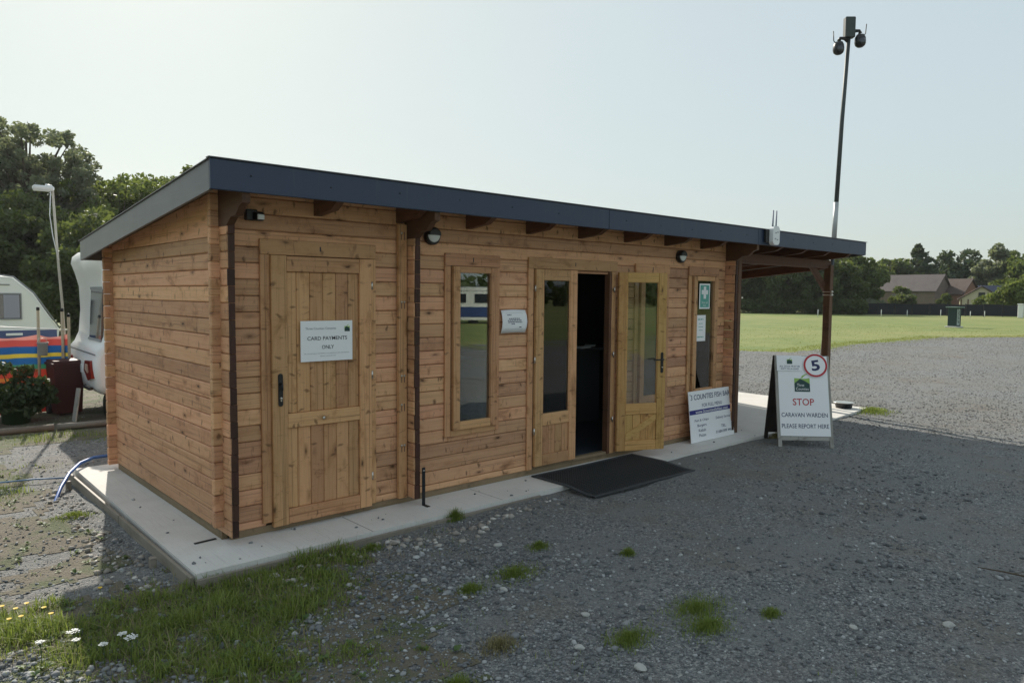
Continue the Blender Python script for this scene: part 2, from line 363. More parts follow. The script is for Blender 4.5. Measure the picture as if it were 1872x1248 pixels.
def leaf_mat(name, a, b, trans=0.35, vary=0.5, ns=0.35):
    m = NT(name); r = m.n('ShaderNodeNewGeometry').outputs['Random Per Island']
    n = m.noise(m.obj(), ns, 3)
    f = m.math('ADD', m.math('MULTIPLY', r, vary), m.math('MULTIPLY', n, 1.0 - vary))
    col = m.mix(f, a, b)
    d = m.n('ShaderNodeBsdfPrincipled', Roughness=0.55); m.link(col, d.inputs['Base Color']); d.inputs['Specular IOR Level'].default_value = 0.3
    t = m.n('ShaderNodeBsdfTranslucent'); m.link(m.mix(0.35, col, (0.25, 0.30, 0.02)), t.inputs['Color'])
    mx = m.n('ShaderNodeMixShader', i0=trans); m.link(d.outputs[0], mx.inputs[1]); m.link(t.outputs[0], mx.inputs[2]); m.link(mx.outputs[0], m.out.inputs[0]); return m.m
ML = [leaf_mat('foliage_dark', (0.050, 0.070, 0.030), (0.125, 0.160, 0.060), 0.42),
      leaf_mat('foliage_mid', (0.055, 0.082, 0.028), (0.135, 0.180, 0.056), 0.42),
      leaf_mat('foliage_light', (0.085, 0.120, 0.034), (0.190, 0.235, 0.070), 0.46),
      leaf_mat('foliage_grey', (0.150, 0.172, 0.118), (0.260, 0.285, 0.200), 0.46),
      leaf_mat('foliage_conifer', (0.030, 0.054, 0.030), (0.072, 0.108, 0.052), 0.25)]
M_blade = leaf_mat('grass_blade', (0.095, 0.160, 0.026), (0.330, 0.380, 0.105), 0.45, 0.65, 5.0)
M_straw = leaf_mat('dry_grass', (0.20, 0.17, 0.08), (0.34, 0.29, 0.16), 0.25, 0.7)
M_bark = plain('bark', (0.085, 0.065, 0.045), 0.9, 0.35, 9, bump=0.5)
M_stem = plain('plant_stem', (0.07, 0.11, 0.035), 0.7, 0.2, 40)

# ------------------------------------------------------------------ ground
def gravel_mat():
    m = NT('gravel'); o = m.obj()
    big = m.noise(o, 0.55, 5, 0.6, 0.5); mid_ = m.noise(o, 3.2, 5, 0.65, 0.4); fine = m.noise(o, 90, 3, 0.6)
    v1 = m.n('ShaderNodeTexVoronoi', Vector=o, Scale=62.0); v2 = m.n('ShaderNodeTexVoronoi', Vector=o, Scale=135.0)
    c1 = m.n('ShaderNodeSeparateColor', Color=v1.outputs['Color']).outputs[0]; c2 = m.n('ShaderNodeSeparateColor', Color=v2.outputs['Color']).outputs[0]
    st = m.ramp(m.math('ADD', m.math('MULTIPLY', c1, 0.55), m.math('MULTIPLY', c2, 0.45)), [(0.15, (0.068, 0.073, 0.076)), (0.45, (0.160, 0.167, 0.170)), (0.7, (0.240, 0.243, 0.238)), (0.9, (0.40, 0.39, 0.36))])
    dirt = m.mix(fine, (0.14, 0.118, 0.092), (0.215, 0.188, 0.155))
    dm = m.math('MULTIPLY', m.smooth(m.math('ADD', m.math('MULTIPLY', big, 0.6), m.math('MULTIPLY', mid_, 0.4)), 0.44, 0.66), 0.75)
    col = m.mix(dm, st, dirt)
    col = m.mix(m.math('MULTIPLY', m.smooth(mid_, 0.55, 0.8), 0.25), col, (0.10, 0.10, 0.10))
    fines = m.noise(o, 1.3, 4, 0.6, 0.8); col = m.mix(m.math('MULTIPLY', m.smooth(fines, 0.46, 0.62), 0.70), col, m.mix(fine, (0.15, 0.155, 0.152), (0.235, 0.235, 0.225)))
    h = m.math('ADD', m.math('MULTIPLY', v1.outputs['Distance'], -0.7), m.math('MULTIPLY', v2.outputs['Distance'], -0.35))
    m.bsdf(col, 0.88, m.math('ADD', h, m.math('MULTIPLY', fine, 0.3)), 1.0, 0.018); return m.m
def field_mat():
    m = NT('meadow'); o = m.obj()
    big = m.noise(o, 0.045, 5, 0.6, 0.6); mid_ = m.noise(o, 0.5, 6, 0.7, 0.3); fine = m.noise(o, 14, 4, 0.7); mow = m.noise(m.vmath('MULTIPLY', o, (0.05, 0.6, 1.0)), 1.0, 3)
    col = m.mix(m.smooth(mid_, 0.35, 0.7), (0.130, 0.180, 0.036), (0.215, 0.235, 0.062))
    col = m.mix(m.math('MULTIPLY', m.smooth(big, 0.42, 0.68), 0.7), col, (0.29, 0.265, 0.095))
    col = m.mix(m.math('MULTIPLY', m.smooth(mow, 0.5, 0.75), 0.35), col, (0.12, 0.16, 0.035))
    col = m.mix(m.math('MULTIPLY', m.smooth(fine, 0.45, 0.75), 0.5), col, (0.09, 0.12, 0.028))
    m.bsdf(col, 0.85, m.math('ADD', m.math('MULTIPLY', fine, 0.6), mid_), 0.7, 0.05); return m.m
def soil_mat():
    m = NT('soil_and_moss'); o = m.obj()
    a = m.noise(o, 2.4, 6, 0.65, 0.5); f = m.noise(o, 70, 4, 0.65); v = m.n('ShaderNodeTexVoronoi', Vector=o, Scale=75.0)
    col = m.mix(f, (0.105, 0.088, 0.062), (0.19, 0.165, 0.125))
    col = m.mix(m.math('MULTIPLY', m.smooth(a, 0.46, 0.62), 0.75), col, (0.075, 0.105, 0.032))
    m.bsdf(col, 0.9, m.math('ADD', f, m.math('MULTIPLY', v.outputs['Distance'], -0.8)), 0.8, 0.014); return m.m
M_gravel, M_field, M_soil = gravel_mat(), field_mat(), soil_mat()

def spaced(breaks):
    out = []
    for a, b, s in breaks: out += list(np.arange(a, b, s))
    return np.array(out + [breaks[-1][1]])
def geo(a, b, s, k):
    out = [a]; d = s
    while abs(out[-1]) < abs(b): d *= k; out.append(out[-1] + math.copysign(d, b))
    return out
gx = np.array(sorted(set(np.round(geo(-4, -2500, 0.3, 1.35) + list(spaced([(-4, 2.2, 0.05), (2.2, 7, 0.1), (7, 46, 0.22)])) + geo(46, 2500, 0.5, 1.35), 3))))
gy = np.array(sorted(set(np.round(geo(-7, -2500, 0.25, 1.3) + list(spaced([(-7, 1.2, 0.05), (1.2, 14, 0.14)])) + geo(14, 2500, 0.4, 1.3), 3))))
rng = np.random.default_rng(11)
def vnoise(x, y, seed=0):
    """smooth value noise for outlines and heights"""
    x = np.asarray(x, float); y = np.asarray(y, float); xi, yi = np.floor(x), np.floor(y); fx, fy = x - xi, y - yi
    fx, fy = fx * fx * (3 - 2 * fx), fy * fy * (3 - 2 * fy)
    h = lambda a, b: np.modf(np.abs(np.sin(a * 127.1 + b * 311.7 + seed * 17.3) * 43758.5453))[0]
    return (h(xi, yi) * (1 - fx) + h(xi + 1, yi) * fx) * (1 - fy) + (h(xi, yi + 1) * (1 - fx) + h(xi + 1, yi + 1) * fx) * fy
def bumpz(x, y):
    near = np.clip(1.5 - np.hypot(x - 1, y + 2) / 14, 0, 1)
    b = ((vnoise(x * 1.3, y * 1.3, 1) - .5) * 0.028 + (vnoise(x * 4.5, y * 4.5, 2) - .5) * 0.014 + (vnoise(x * 11, y * 11, 3) - .5) * 0.008) * near
    return b
def in_yard(x, y):
    """inside the gravel yard (1) or in the meadow (0)"""
    e = np.interp(x, [-50, 15, 19.5, 20.4, 24, 31, 34.7, 36, 38.3, 45, 62], [9, 8.6, 7.5, 6.1, 6.5, 6.6, 6.4, 5.3, 4.2, 2, 0])
    w = (vnoise(x * 0.9, y * 0.9, 5) - .5) * 0.5 + (vnoise(x * 3.3, y * 3.3, 6) - .5) * 0.4
    return (y + w < e) & (y > -14 + 2 * w) & (x < 62) & (x > -9 + 3 * w)
def grid_mesh(name, mask, zoff, mat):
    X, Y = np.meshgrid(gx, gy, indexing='ij'); Z = GZ(X, Y) + bumpz(X, Y) + zoff
    ny = len(gy); V = np.stack([X, Y, Z], -1).reshape(-1, 3)
    i, j = np.nonzero(mask); a = i * ny + j
    Fq = np.stack([a, a + ny, a + ny + 1, a + 1], 1)
    used = np.unique(Fq); re = np.zeros(len(V), np.int64); re[used] = np.arange(len(used))
    return fast_mesh(name, V[used], re[Fq].ravel(), 4, mat, True)
cxm, cym = np.meshgrid((gx[1:] + gx[:-1]) / 2, (gy[1:] + gy[:-1]) / 2, indexing='ij')
tag(link('meadow', grid_mesh('meadow', np.ones_like(cxm, bool), -0.012, M_field)), kind='structure')
yard = in_yard(cxm, cym)
tag(link('gravel_yard', grid_mesh('gravel_yard', yard, 0.0, M_gravel)), kind='structure')
# soil under the grass at the near left and round the back of the cabin
def grassy(x, y):
    """how thick the grass stands in the left foreground, 0..1"""
    n = vnoise(x * 1.9 + 3, y * 1.9, 21) * 0.5 + vnoise(x * 5.1, y * 5.1, 22) * 0.3 + vnoise(x * 13, y * 13, 23) * 0.2
    core = np.clip(1.2 - (np.hypot((x + 0.30) / 0.95, (y + 0.90) / 0.72)), 0, 1) * 1.8
    low = np.clip(1.0 - np.hypot((x + 0.25) / 0.75, (y + 1.75) / 0.75), 0, 1) * 1.3
    left = np.clip(1.0 - np.hypot((x + 1.30) / 0.55, (y + 0.35) / 0.70), 0, 1) * 1.6
    back = np.clip(1.0 - np.hypot((x + 0.80) / 0.45, (y - 3.1) / 1.1), 0, 1) * 1.3 + np.clip(1 - np.hypot((x + 0.3) / 1.6, (y - 5.2) / 0.6), 0, 1)
    mx = np.maximum.reduce([core, low, left, back]); return np.clip((mx - 0.42) * 1.3 + (n - 0.50) * 4.0, 0, 1) * (mx > 0.02)
def soil_w(x, y):
    n = vnoise(x * 3.1, y * 3.1, 8) * 0.6 + vnoise(x * 9, y * 9, 9) * 0.4; gr_ = grassy(x, y)
    front = (gr_ + (n - 0.5) * 0.5 > 0.22) & (gr_ > 0.04) & (y < 0.8)
    lit = (x < -0.62 + (n - .5) * 0.5) & (y > -0.6) & (y < 5) & (n > 0.44)
    dirt = (np.hypot((x + 0.45) / 1.15, (y + 1.45) / 1.05) + (n - 0.5) * 0.7 < 0.95)
    return front | lit | dirt | ((x < 0.9 + n) & (y > 4.4 + n) & (y < 11))
soil_cells = soil_w(cxm, cym) & (np.abs(cxm) < 7) & (cym < 14)
tag(link('soil_verge', grid_mesh('soil_verge', soil_cells, 0.004, M_soil)), kind='structure')

# ------------------------------------------------------------------ concrete slab
slab_pts = [(-0.335, -0.462), (2.72, -0.478), (4.3, -0.43), (6.45, -0.415), (8.45, -0.42), (9.86, -0.30), (10.02, 3.2), (-0.30, 3.02)]
mb = MB(); mb.prism(slab_pts, -0.35, 0.0)
slab = mb.build('concrete_slab', M_conc); tag(slab, kind='structure')
for (x, y, L, horiz) in ((-0.372, -0.47, 1.62, 0), (-0.372, 1.17, 1.84, 0)):
    board('shutter_board', slab, (x, y, -0.13), (0, 1, 0), (0, 0, 1), L, 0.118, 0.022, M_shut, 0.003)
board('shutter_board', slab, (-0.35, -0.492, -0.135), (1, 0, 0), (0, 0, 1), 2.9, 0.112, 0.024, M_shut, 0.003)
for (x, y) in ((-0.42, 0.02), (-0.42, 2.55)):
    board('shutter_peg', slab, (x, y, -0.22), (0, 0, 1), (0, 1, 0), 0.21, 0.045, 0.04, M_shut, 0.004)
board('shutter_peg', slab, (0.62, -0.545, -0.22), (0, 0, 1), (1, 0, 0), 0.185, 0.05, 0.022, M_shut, 0.004)
# shallow trowel grooves of separate pours
for x in (0.9, 2.15):
    mb = MB(); mb.box(x, -0.46, -0.001, x + 0.006, -0.02, 0.0012, 0.0004); mb.build('joint', M_grey, slab)

# ------------------------------------------------------------------ cabin
def zt(y): return 2.521 - 0.095 * (y + 0.44)
SL = Vector((0, 1, -0.095)).normalized()
cabin = thing('timber_cabin', 'long brown log cabin with flat grey roof, open double door and end canopy', 'cabin')
LOG0, LH = 0.104, 0.1133
def courses(z0, top):
    """bottom half course, then full logs up to top"""
    rows = [(0.05, z0)] if z0 - 0.05 > 0.02 else []
    z = z0
    while z < top - 0.015: rows.append((z, min(z + LH, top))); z += LH
    return rows
OPEN = [(0.31, 1.17, 0.0, 2.0), (1.92, 2.45, 0.53, 2.03), (2.88, 4.06, 0.0, 1.985), (4.46, 4.99, 0.53, 2.03), (5.45, 6.0, 0.53, 2.03)]
GAP = 0.0036
def log_piece(x0, x1, z0, z1):
    if x1 - x0 > 0.015 and z1 - z0 > 0.012:
        jog = random.uniform(-0.0014, 0.0014)
        board('log', cabin, (x0, 0.044 + jog, z0 + GAP / 2), (1, 0, 0), (0, 0, 1), x1 - x0, z1 - z0 - GAP, 0.044, M_log, 0.0075)
for z0, z1 in courses(LOG0, 2.41):
    cuts = [(a, b, c, d) for a, b, c, d in OPEN if min(z1, d) - max(z0, c) > 0.004]
    x = -0.055
    if z0 < 0.06: x = 0.055
    for a, b, c, d in sorted(cuts):
        log_piece(x, a, z0, z1); x = b
        if c > z0 + 0.004: log_piece(a, b, z0, c)
        if d < z1 - 0.004: log_piece(a, b, d, z1)
    log_piece(x, 6.205, z0, z1)
# side logs of left wall, partition and right wall, cut to the roof slope at the top
def yz_log(x0, y0, y1, z0, z1, mat_face=None, name='log'):
    top0, top1 = zt(y0) - 0.075, zt(y1) - 0.075
    if z0 >= top0 - 0.012: return
    mat = M_log_side
    if z1 <= top1:
        return board(name, cabin, (x0, y1, z0 + GAP / 2), (0, -1, 0), (0, 0, 1), y1 - y0, z1 - z0 - GAP, 0.044, mat, 0.0075)
    yc = lambda z: -0.44 + (2.521 - 0.075 - z) / 0.095
    poly = [(0, 0)]; e = min(yc(z0), y1); s = max(min(yc(z1), y1), y0)
    poly = [(y1 - y0 - (e - y0), z0), (y1 - y0, z0), (y1 - y0, min(z1, top0)), (y1 - y0 - (s - y0), min(z1, top0))]
    if e >= y1 - 1e-6 and top1 > z0: poly.append((0, top1))
    mb = MB(); mb.prism([(p, q - z0) for p, q in poly], 0, 0.0425)
    return mb.build(name, mat, cabin, frame((x0, y1, z0), (0, -1, 0), (0, 0, 1)))
rowsL = courses(0.047 + 0.009, 2.5)
for xw, y0, y1 in ((0.052, -0.13, 2.86), (6.254, -0.13, 2.86)):
    for z0, z1 in rowsL: yz_log(xw, y0, y1, z0, z1)
for z0, z1 in rowsL: yz_log(1.485 + 0.044, -0.13, 2.74, z0, z1)
# dark stained end faces of the side logs that show at the front
for xw in (0.052, 1.529, 6.254):
    for z0, z1 in rowsL:
        if z0 > 2.16: break
        wob = 0.5 + 0.5 * math.sin(z0 * 3.1 + xw)
        board('log_end', cabin, (xw + 0.003 + 0.006 * wob, -0.1295, z0 + 0.001), (0, 0, 1), (-1, 0, 0), z1 - z0 - 0.002, 0.040 + 0.010 * random.random(), 0.012 + 0.004 * random.random(), M_end, 0.003)
# back wall
for z0, z1 in courses(LOG0, zt(2.78) - 0.09):
    board('log', cabin, (6.31, 2.742, z0), (-1, 0, 0), (0, 0, 1), 6.38, z1 - z0 - GAP, 0.044, M_log, 0.0075)
# bearers
board('bearer', cabin, (0.06, 0.05, 0.0), (1, 0, 0), (0, 0, 1), 6.15, 0.052, 0.042, M_bearer)
board('bearer', cabin, (0.058, 2.74, 0.0), (0, -1, 0), (0, 0, 1), 2.68, 0.055, 0.044, M_bearer)
board('bearer', cabin, (6.25, 2.74, 0.0), (0, -1, 0), (0, 0, 1), 2.68, 0.055, 0.044, M_bearer)
# carved ends of the top logs that reach the fascia
for xw in (0.052, 1.529, 6.254):
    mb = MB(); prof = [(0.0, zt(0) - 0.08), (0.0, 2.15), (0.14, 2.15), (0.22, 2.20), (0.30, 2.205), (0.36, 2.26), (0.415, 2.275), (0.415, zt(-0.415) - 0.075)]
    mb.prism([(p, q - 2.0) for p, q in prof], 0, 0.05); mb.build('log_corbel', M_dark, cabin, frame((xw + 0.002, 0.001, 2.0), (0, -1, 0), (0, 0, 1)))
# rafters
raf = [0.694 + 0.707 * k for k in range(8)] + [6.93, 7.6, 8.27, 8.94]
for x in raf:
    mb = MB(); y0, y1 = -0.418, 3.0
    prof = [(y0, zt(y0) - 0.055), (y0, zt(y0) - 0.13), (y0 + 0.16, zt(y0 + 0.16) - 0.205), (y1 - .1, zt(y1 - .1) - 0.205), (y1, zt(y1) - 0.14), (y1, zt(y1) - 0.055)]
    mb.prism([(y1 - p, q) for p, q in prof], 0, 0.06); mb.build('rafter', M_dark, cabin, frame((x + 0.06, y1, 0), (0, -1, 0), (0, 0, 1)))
# roof boards (seen from below) and felt
nb = 28; ydk = np.linspace(-0.41, 2.99, nb + 1)
for k in range(nb):
    p = Vector((-0.17, ydk[k], zt(ydk[k]) - 0.052)); q = (ydk[k + 1] - ydk[k]) * 1.0045 - 0.003
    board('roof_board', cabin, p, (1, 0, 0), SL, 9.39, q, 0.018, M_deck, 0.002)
mb = MB(); o = (-0.178, -0.418, zt(-0.418) - 0.030); mb.box(0, 0, 0, 9.41, 3.43, 0.022, 0.004); felt_o = mb.build('roof_felt', M_felt, cabin, frame(o, (1, 0, 0), SL))
FH = 0.186
xj = [-0.2, 3.477, 6.242, 9.25]
for a, b in zip(xj[:-1], xj[1:]):
    fa = board('fascia', cabin, (a + (0.003 if a > 0 else 0), -0.418, zt(-0.44) - FH), (1, 0, 0), (0, 0, 1), b - a - 0.003, FH, 0.022, M_front, 0.004)
    n_s = int((b - a) / 0.55)
    for k in range(n_s):
        mb = MB(); mb.lathe([(0.006, 0), (0.006, 0.003), (0.003, 0.005)], 8); mb.build('screw', M_iron, fa, frame((a + 0.25 + k * 0.55, -0.4402, zt(-.44) - 0.09 + random.uniform(-.012, .012)), (1, 0, 0), (0, 0, 1)))
cap = board('fascia_lap', cabin, (6.225, -0.4405, zt(-0.44) - FH - 0.001), (0, 0, 1), (-1, 0, 0), FH + 0.003, 0.035, 0.003, M_front, 0.001)
for xf, sgn in ((-0.2, -1), (9.228, 1)):
    mb = MB(); mb.prism([(3.44, zt(-0.417) - FH), (3.44, zt(-0.417) + 0.002), (0, zt(3.023) + 0.002), (0, zt(3.023) - FH)], 0, 0.022)
    mb.build('fascia', M_felt, cabin, frame((xf + 0.022, 3.023, 0), (0, -1, 0), (0, 0, 1)))
board('fascia', cabin, (9.25, 3.001, zt(3.0) - FH), (-1, 0, 0), (0, 0, 1), 9.45, FH, 0.022, M_felt, 0.004)
# thin drip edge along the top of the trims
board('roof_edge', cabin, (-0.212, -0.452, zt(-.44) + 0.001), (1, 0, 0), (0, 1, 0), 9.474, 0.05, 0.008, M_felt, 0.002)
board('roof_edge', cabin, (-0.162, 3.03, zt(3.03) + 0.003), (-SL), (-1, 0, 0), 3.46, 0.05, 0.008, M_felt, 0.002)

# --- left hand boarded door
def leafdoor(part, x0, x1, z0, z1): pass
yF = 0.0
fboard('lintel', cabin, 0.277, 1.199, 1.979, 2.086, yF - 0.001, 0.026, M_trim)
fboard('door_casing', cabin, 0.277, 0.346, 0.075, 1.978, yF - 0.001, 0.020, M_trim, True)
fboard('door_casing', cabin, 1.158, 1.206, 0.055, 1.978, yF - 0.001, 0.014, M_trim, True)
mb = MB(); mb.box(0.726, -0.0285, 2.015, 0.736, -0.0265, 2.05, 0.0005); mb.build('slot', M_ink, cabin)
door = fboard('door', cabin, 0.3465, 0.461, 0.040, 1.976, yF - 0.004, 0.040, M_door, True); door['label'] = 'closed boarded store door with black lock plate'
fboard('stile', door, 1.047, 1.150, 0.046, 1.974, yF - 0.004, 0.040, M_door, True)
for a, b, nm in ((0.044, 0.152, 'rail'), (0.742, 0.845, 'rail'), (1.864, 1.972, 'rail')):
    fboard(nm, door, 0.4625, 1.0455, a, b, yF - 0.004, 0.038, M_door)
px = [0.4625, 0.541, 0.644, 0.748, 0.853, 0.957, 1.0455]
for a, b in zip(px[:-1], px[1:]):
    fboard('plank', door, a + 0.0012, b - 0.0012, 0.1525, 0.7415, yF + 0.001, 0.026, M_door, True, 0.005)
    fboard('plank', door, a + 0.0012, b - 0.0012, 0.8455, 1.8635, yF + 0.001, 0.026, M_door, True, 0.005)
mb = MB(); mb.prism([(0.017 * math.cos(t) if True else 0, (0.10 if math.sin(t) > 0 else -0.10) + 0.017 * math.sin(t)) for t in np.linspace(0, 2 * math.pi, 20, False)], 0, 0.008)
lockp = mb.build('lock_plate', M_black, door, frame((0.404, -0.0445, 1.024), (1, 0, 0), (0, 0, 1)))
mb = MB(); mb.tube([(0, 0.045, 0.007), (0, 0.045, 0.030), (0, 0.02, 0.034), (0, 0.0, 0.034)], 0.008, 8); mb.build('handle', M_iron, lockp, frame((0.404, -0.0445, 1.024), (1, 0, 0), (0, 0, 1)))
mb = MB(); mb.lathe([(0.009, 0.0), (0.009, 0.012), (0.006, 0.013)], 14); mb.box(-0.005, -0.022, 0, 0.005, 0, 0.012, 0.002); mb.build('key_cylinder', M_steel, lockp, frame((0.404, -0.052, 0.965), (1, 0, 0), (0, 0, 1)))
mb = MB(); mb.lathe([(0.012, 0.0), (0.014, 0.004), (0.006, 0.010)], 14); mb.build('screw_washer', M_steel, door, frame((0.74, -0.0425, 0.79), (1, 0, 0), (0, 0, 1)))
def hinge(parent, x, z, y=-0.05):
    mb = MB(); mb.tube([(x, y, z - 0.03), (x, y, z + 0.03)], 0.0075, 10); mb.box(x - 0.002, y, z - 0.012, x + 0.002, y + 0.03, z + 0.012, 0.0008); return mb.build('hinge', M_steel, parent)
for x, z in ((1.154, 1.774), (1.154, 1.084), (1.154, 0.287)): hinge(door, x, z, -0.043)

# --- upright clamp board with slots and washers
brace = fboard('clamp_board', cabin, 1.398, 1.474, 0.056, 2.262, yF - 0.131 + 0.12, 0.036, M_door, True)
brace_x = 1.436
for z, two in ((2.171, 1), (1.625, 2), (1.033, 2), (0.80, 1), (0.469, 2)):
    for k in range(2):
        dx = -0.013 + 0.026 * k
        mb = MB(); mb.box(brace_x + dx - 0.0028, -0.0488, z - 0.032, brace_x + dx + 0.0028, -0.0472, z + 0.03, 0.0004); mb.build('slot', M_ink, brace)
        if k < two:
            mb = MB(); mb.lathe([(0.0095, 0.0), (0.0095, 0.003), (0.006, 0.005), (0.005, 0.008)], 12); mb.build('washer', M_steel, brace, frame((brace_x + dx, -0.0488, z + 0.022), (1, 0, 0), (0, 0, 1)))
mb = MB(); mb.box(1.545, -0.16, 0.0, 1.575, -0.154, 0.31, 0.001); mb.box(1.545, -0.23, 0.0, 1.575, -0.1545, 0.006, 0.001)
brk = mb.build('steel_bracket', M_iron, cabin)
mb = MB(); mb.lathe([(0.007, 0.0), (0.006, 0.004)], 10); mb.build('bolt', M_steel, brk, frame((1.56, -0.1605, 0.285), (1, 0, 0), (0, 0, 1)))

# --- windows
def window(x0, w=0.61, zb=0.495, zt_=2.058):
    x1 = x0 + w
    lin = fboard('lintel', cabin, x0, x1, zt_ - 0.105, zt_, yF - 0.001, 0.024, M_trim)
    mb = MB(); mb.box(x0 + w / 2 - 0.01, -0.0268, zt_ - 0.068, x0 + w / 2, -0.0248, zt_ - 0.03, 0.0005); mb.build('slot', M_ink, lin)
    win = fboard('window', cabin, x0, x0 + 0.06, zb, zt_ - 0.107, yF - 0.001, 0.020, M_trim, True)
    fboard('casing', win, x1 - 0.05, x1, zb, zt_ - 0.107, yF - 0.001, 0.018, M_trim, True)
    fboard('casing', win, x0 + 0.0605, x1 - 0.0505, zb - 0.002, zb + 0.05, yF - 0.001, 0.022, M_trim)
    sx0, sx1, sz0, sz1 = x0 + 0.073, x1 - 0.046, zb + 0.051, zt_ - 0.108
    st = 0.072
    sash = fboard('sash', win, sx0, sx0 + st, sz0, sz1, yF + 0.0, 0.046, M_door, True)
    fboard('sash_stile', sash, sx1 - st, sx1, sz0, sz1, yF + 0.0, 0.046, M_door, True)
    fboard('sash_rail', sash, sx0 + st + 0.0005, sx1 - st - 0.0005, sz0, sz0 + 0.068, yF + 0.0, 0.044, M_door)
    fboard('sash_rail', sash, sx0 + st + 0.0005, sx1 - st - 0.0005, sz1 - 0.053, sz1, yF + 0.0, 0.044, M_door)
    gx0, gx1, gz0, gz1 = sx0 + st - 0.004, sx1 - st + 0.004, sz0 + 0.064, sz1 - 0.049
    mb = MB(); mb.box(gx0, -0.018, gz0, gx1, -0.012, gz1, 0.0005); mb.build('pane', M_glass, win)
    return (gx0, gx1, gz0, gz1)
W1 = window(1.875); W2 = window(4.415); W4 = window(5.405, 0.625)

# --- glazed double door: left leaf shut, right leaf standing open
fboard('lintel', cabin, 2.838, 4.108, 1.960, 2.063, yF - 0.001, 0.026, M_trim)
mb = MB(); mb.box(3.462, -0.0288, 1.995, 3.472, -0.0268, 2.032, 0.0005); mb.build('slot', M_ink, cabin)
fboard('door_casing', cabin, 2.838, 2.905, 0.055, 1.9585, yF - 0.001, 0.020, M_trim, True)
fboard('door_casing', cabin, 4.030, 4.100, 0.055, 1.9585, yF - 0.001, 0.020, M_trim, True)
fboard('door_jamb', cabin, 2.882, 2.918, 0.055, 1.958, yF + 0.05, 0.052, M_trim, True)
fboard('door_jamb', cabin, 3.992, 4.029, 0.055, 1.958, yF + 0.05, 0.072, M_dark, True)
fboard('door_head', cabin, 2.919, 3.991, 1.930, 1.9585, yF + 0.05, 0.050, M_trim)
fboard('threshold', cabin, 2.919, 3.991, 0.050, 0.078, yF + 0.06, 0.070, M_bearer)
def gdoor(name, W, H, M, mat, brace_, label):
    """glazed leaf in its own plane: x across, y up, z outward"""
    st, d = 0.098, 0.040
    B = lambda nm, par, x0, x1, y0, y1, z0, t, vert=False, m=mat: (board(nm, par, M @ Vector((x1, y0, z0)), M.to_3x3() @ Vector((0, 1, 0)), M.to_3x3() @ Vector((-1, 0, 0)), y1 - y0, x1 - x0, t, m, 0.004) if vert else board(nm, par, M @ Vector((x0, y0, z0)), M.to_3x3() @ Vector((1, 0, 0)), M.to_3x3() @ Vector((0, 1, 0)), x1 - x0, y1 - y0, t, m, 0.004))
    dr = B(name, cabin, 0, st, 0, H, 0, d, True); dr['label'] = label
    B('stile', dr, W - st, W, 0, H, 0, d, True)
    for a, b in ((0, 0.105), (0.385, 0.50), (H - 0.105, H)): B('rail', dr, st + 0.0005, W - st - 0.0005, a, b, 0.001, d - 0.003)
    xs = np.linspace(st, W - st, 5)
    for a, b in zip(xs[:-1], xs[1:]): B('plank', dr, a + 0.0012, b - 0.0012, 0.1055, 0.3845, 0.012, 0.016, True)
    if brace_:
        p0, p1 = Vector((st + 0.004, 0.125)), Vector((W - st - 0.005, 0.37)); dd = (p1 - p0).normalized(); nn = Vector((-dd.y, dd.x)) * 0.03
        mb = MB(); q = [p0 - Vector((0, 0.012)), p0 + Vector((0.03, -0.012)), p1 - Vector((0, 0.05)), p1 + Vector((0, 0.008)), p1 + Vector((-0.022, 0.008)), p0 + Vector((0, 0.052))]
        mb.prism([(a.x, a.y) for a in q], 0.0283, 0.036, M); mb.build('diagonal_brace', mat, dr)
    mb = MB(); mb.box(st - 0.004, 0.496, 0.016, W - st + 0.004, H - 0.101, 0.022, 0.0005, M); mb.build('pane', M_glass, dr)
    for a, b, c_, e in ((st, st + 0.012, 0.5, H - 0.105), (W - st - 0.012, W - st, 0.5, H - 0.105)):
        B('glazing_bead', dr, a + 0.0005, b, c_ + 0.001, e - 0.001, 0.0225, 0.012, True)
    return dr
Lw_, Hd = 0.563, 1.878
ML_ = frame((2.922, -0.002, 0.079), (1, 0, 0), (0, 0, 1))
dl = gdoor('door_leaf', Lw_, Hd, ML_, M_door, False, 'shut left leaf of the glazed double door')
for z in (1.775, 1.10, 0.42): hinge(dl, 2.912, z, -0.036)
PHI = R(24)
MR = frame((4.082, -0.050, 0.078), (math.cos(PHI), -math.sin(PHI), 0), (0, 0, 1))
dr_ = gdoor('door_leaf', Lw_, Hd, MR, M_door2, True, 'open right leaf of the glazed double door, paler honey timber with diagonal brace')
for z in (1.775, 1.10, 0.42):
    h_ = hinge(dr_, 4.040, z, -0.046)
mb = MB(); mb.prism([(0.015 * math.cos(t), (0.095 if math.sin(t) > 0 else -0.095) + 0.015 * math.sin(t)) for t in np.linspace(0, 2 * math.pi, 18, False)], 0.040, 0.048, MR @ T(Lw_ - 0.048, 0.93, 0))
pl_ = mb.build('lock_plate', M_black, dr_)
mb = MB(); mb.tube([MR @ Vector(p) for p in ((Lw_ - 0.048, 0.965, 0.046), (Lw_ - 0.048, 0.965, 0.085), (Lw_ - 0.07, 0.965, 0.09), (Lw_ - 0.17, 0.963, 0.088))], 0.008, 8); mb.build('handle', M_black, pl_)
mb = MB(); mb.lathe([(0.008, 0.0), (0.008, 0.012)], 12, MR @ T(Lw_ - 0.048, 0.88, 0.048)); mb.build('key_cylinder', M_steel, pl_)

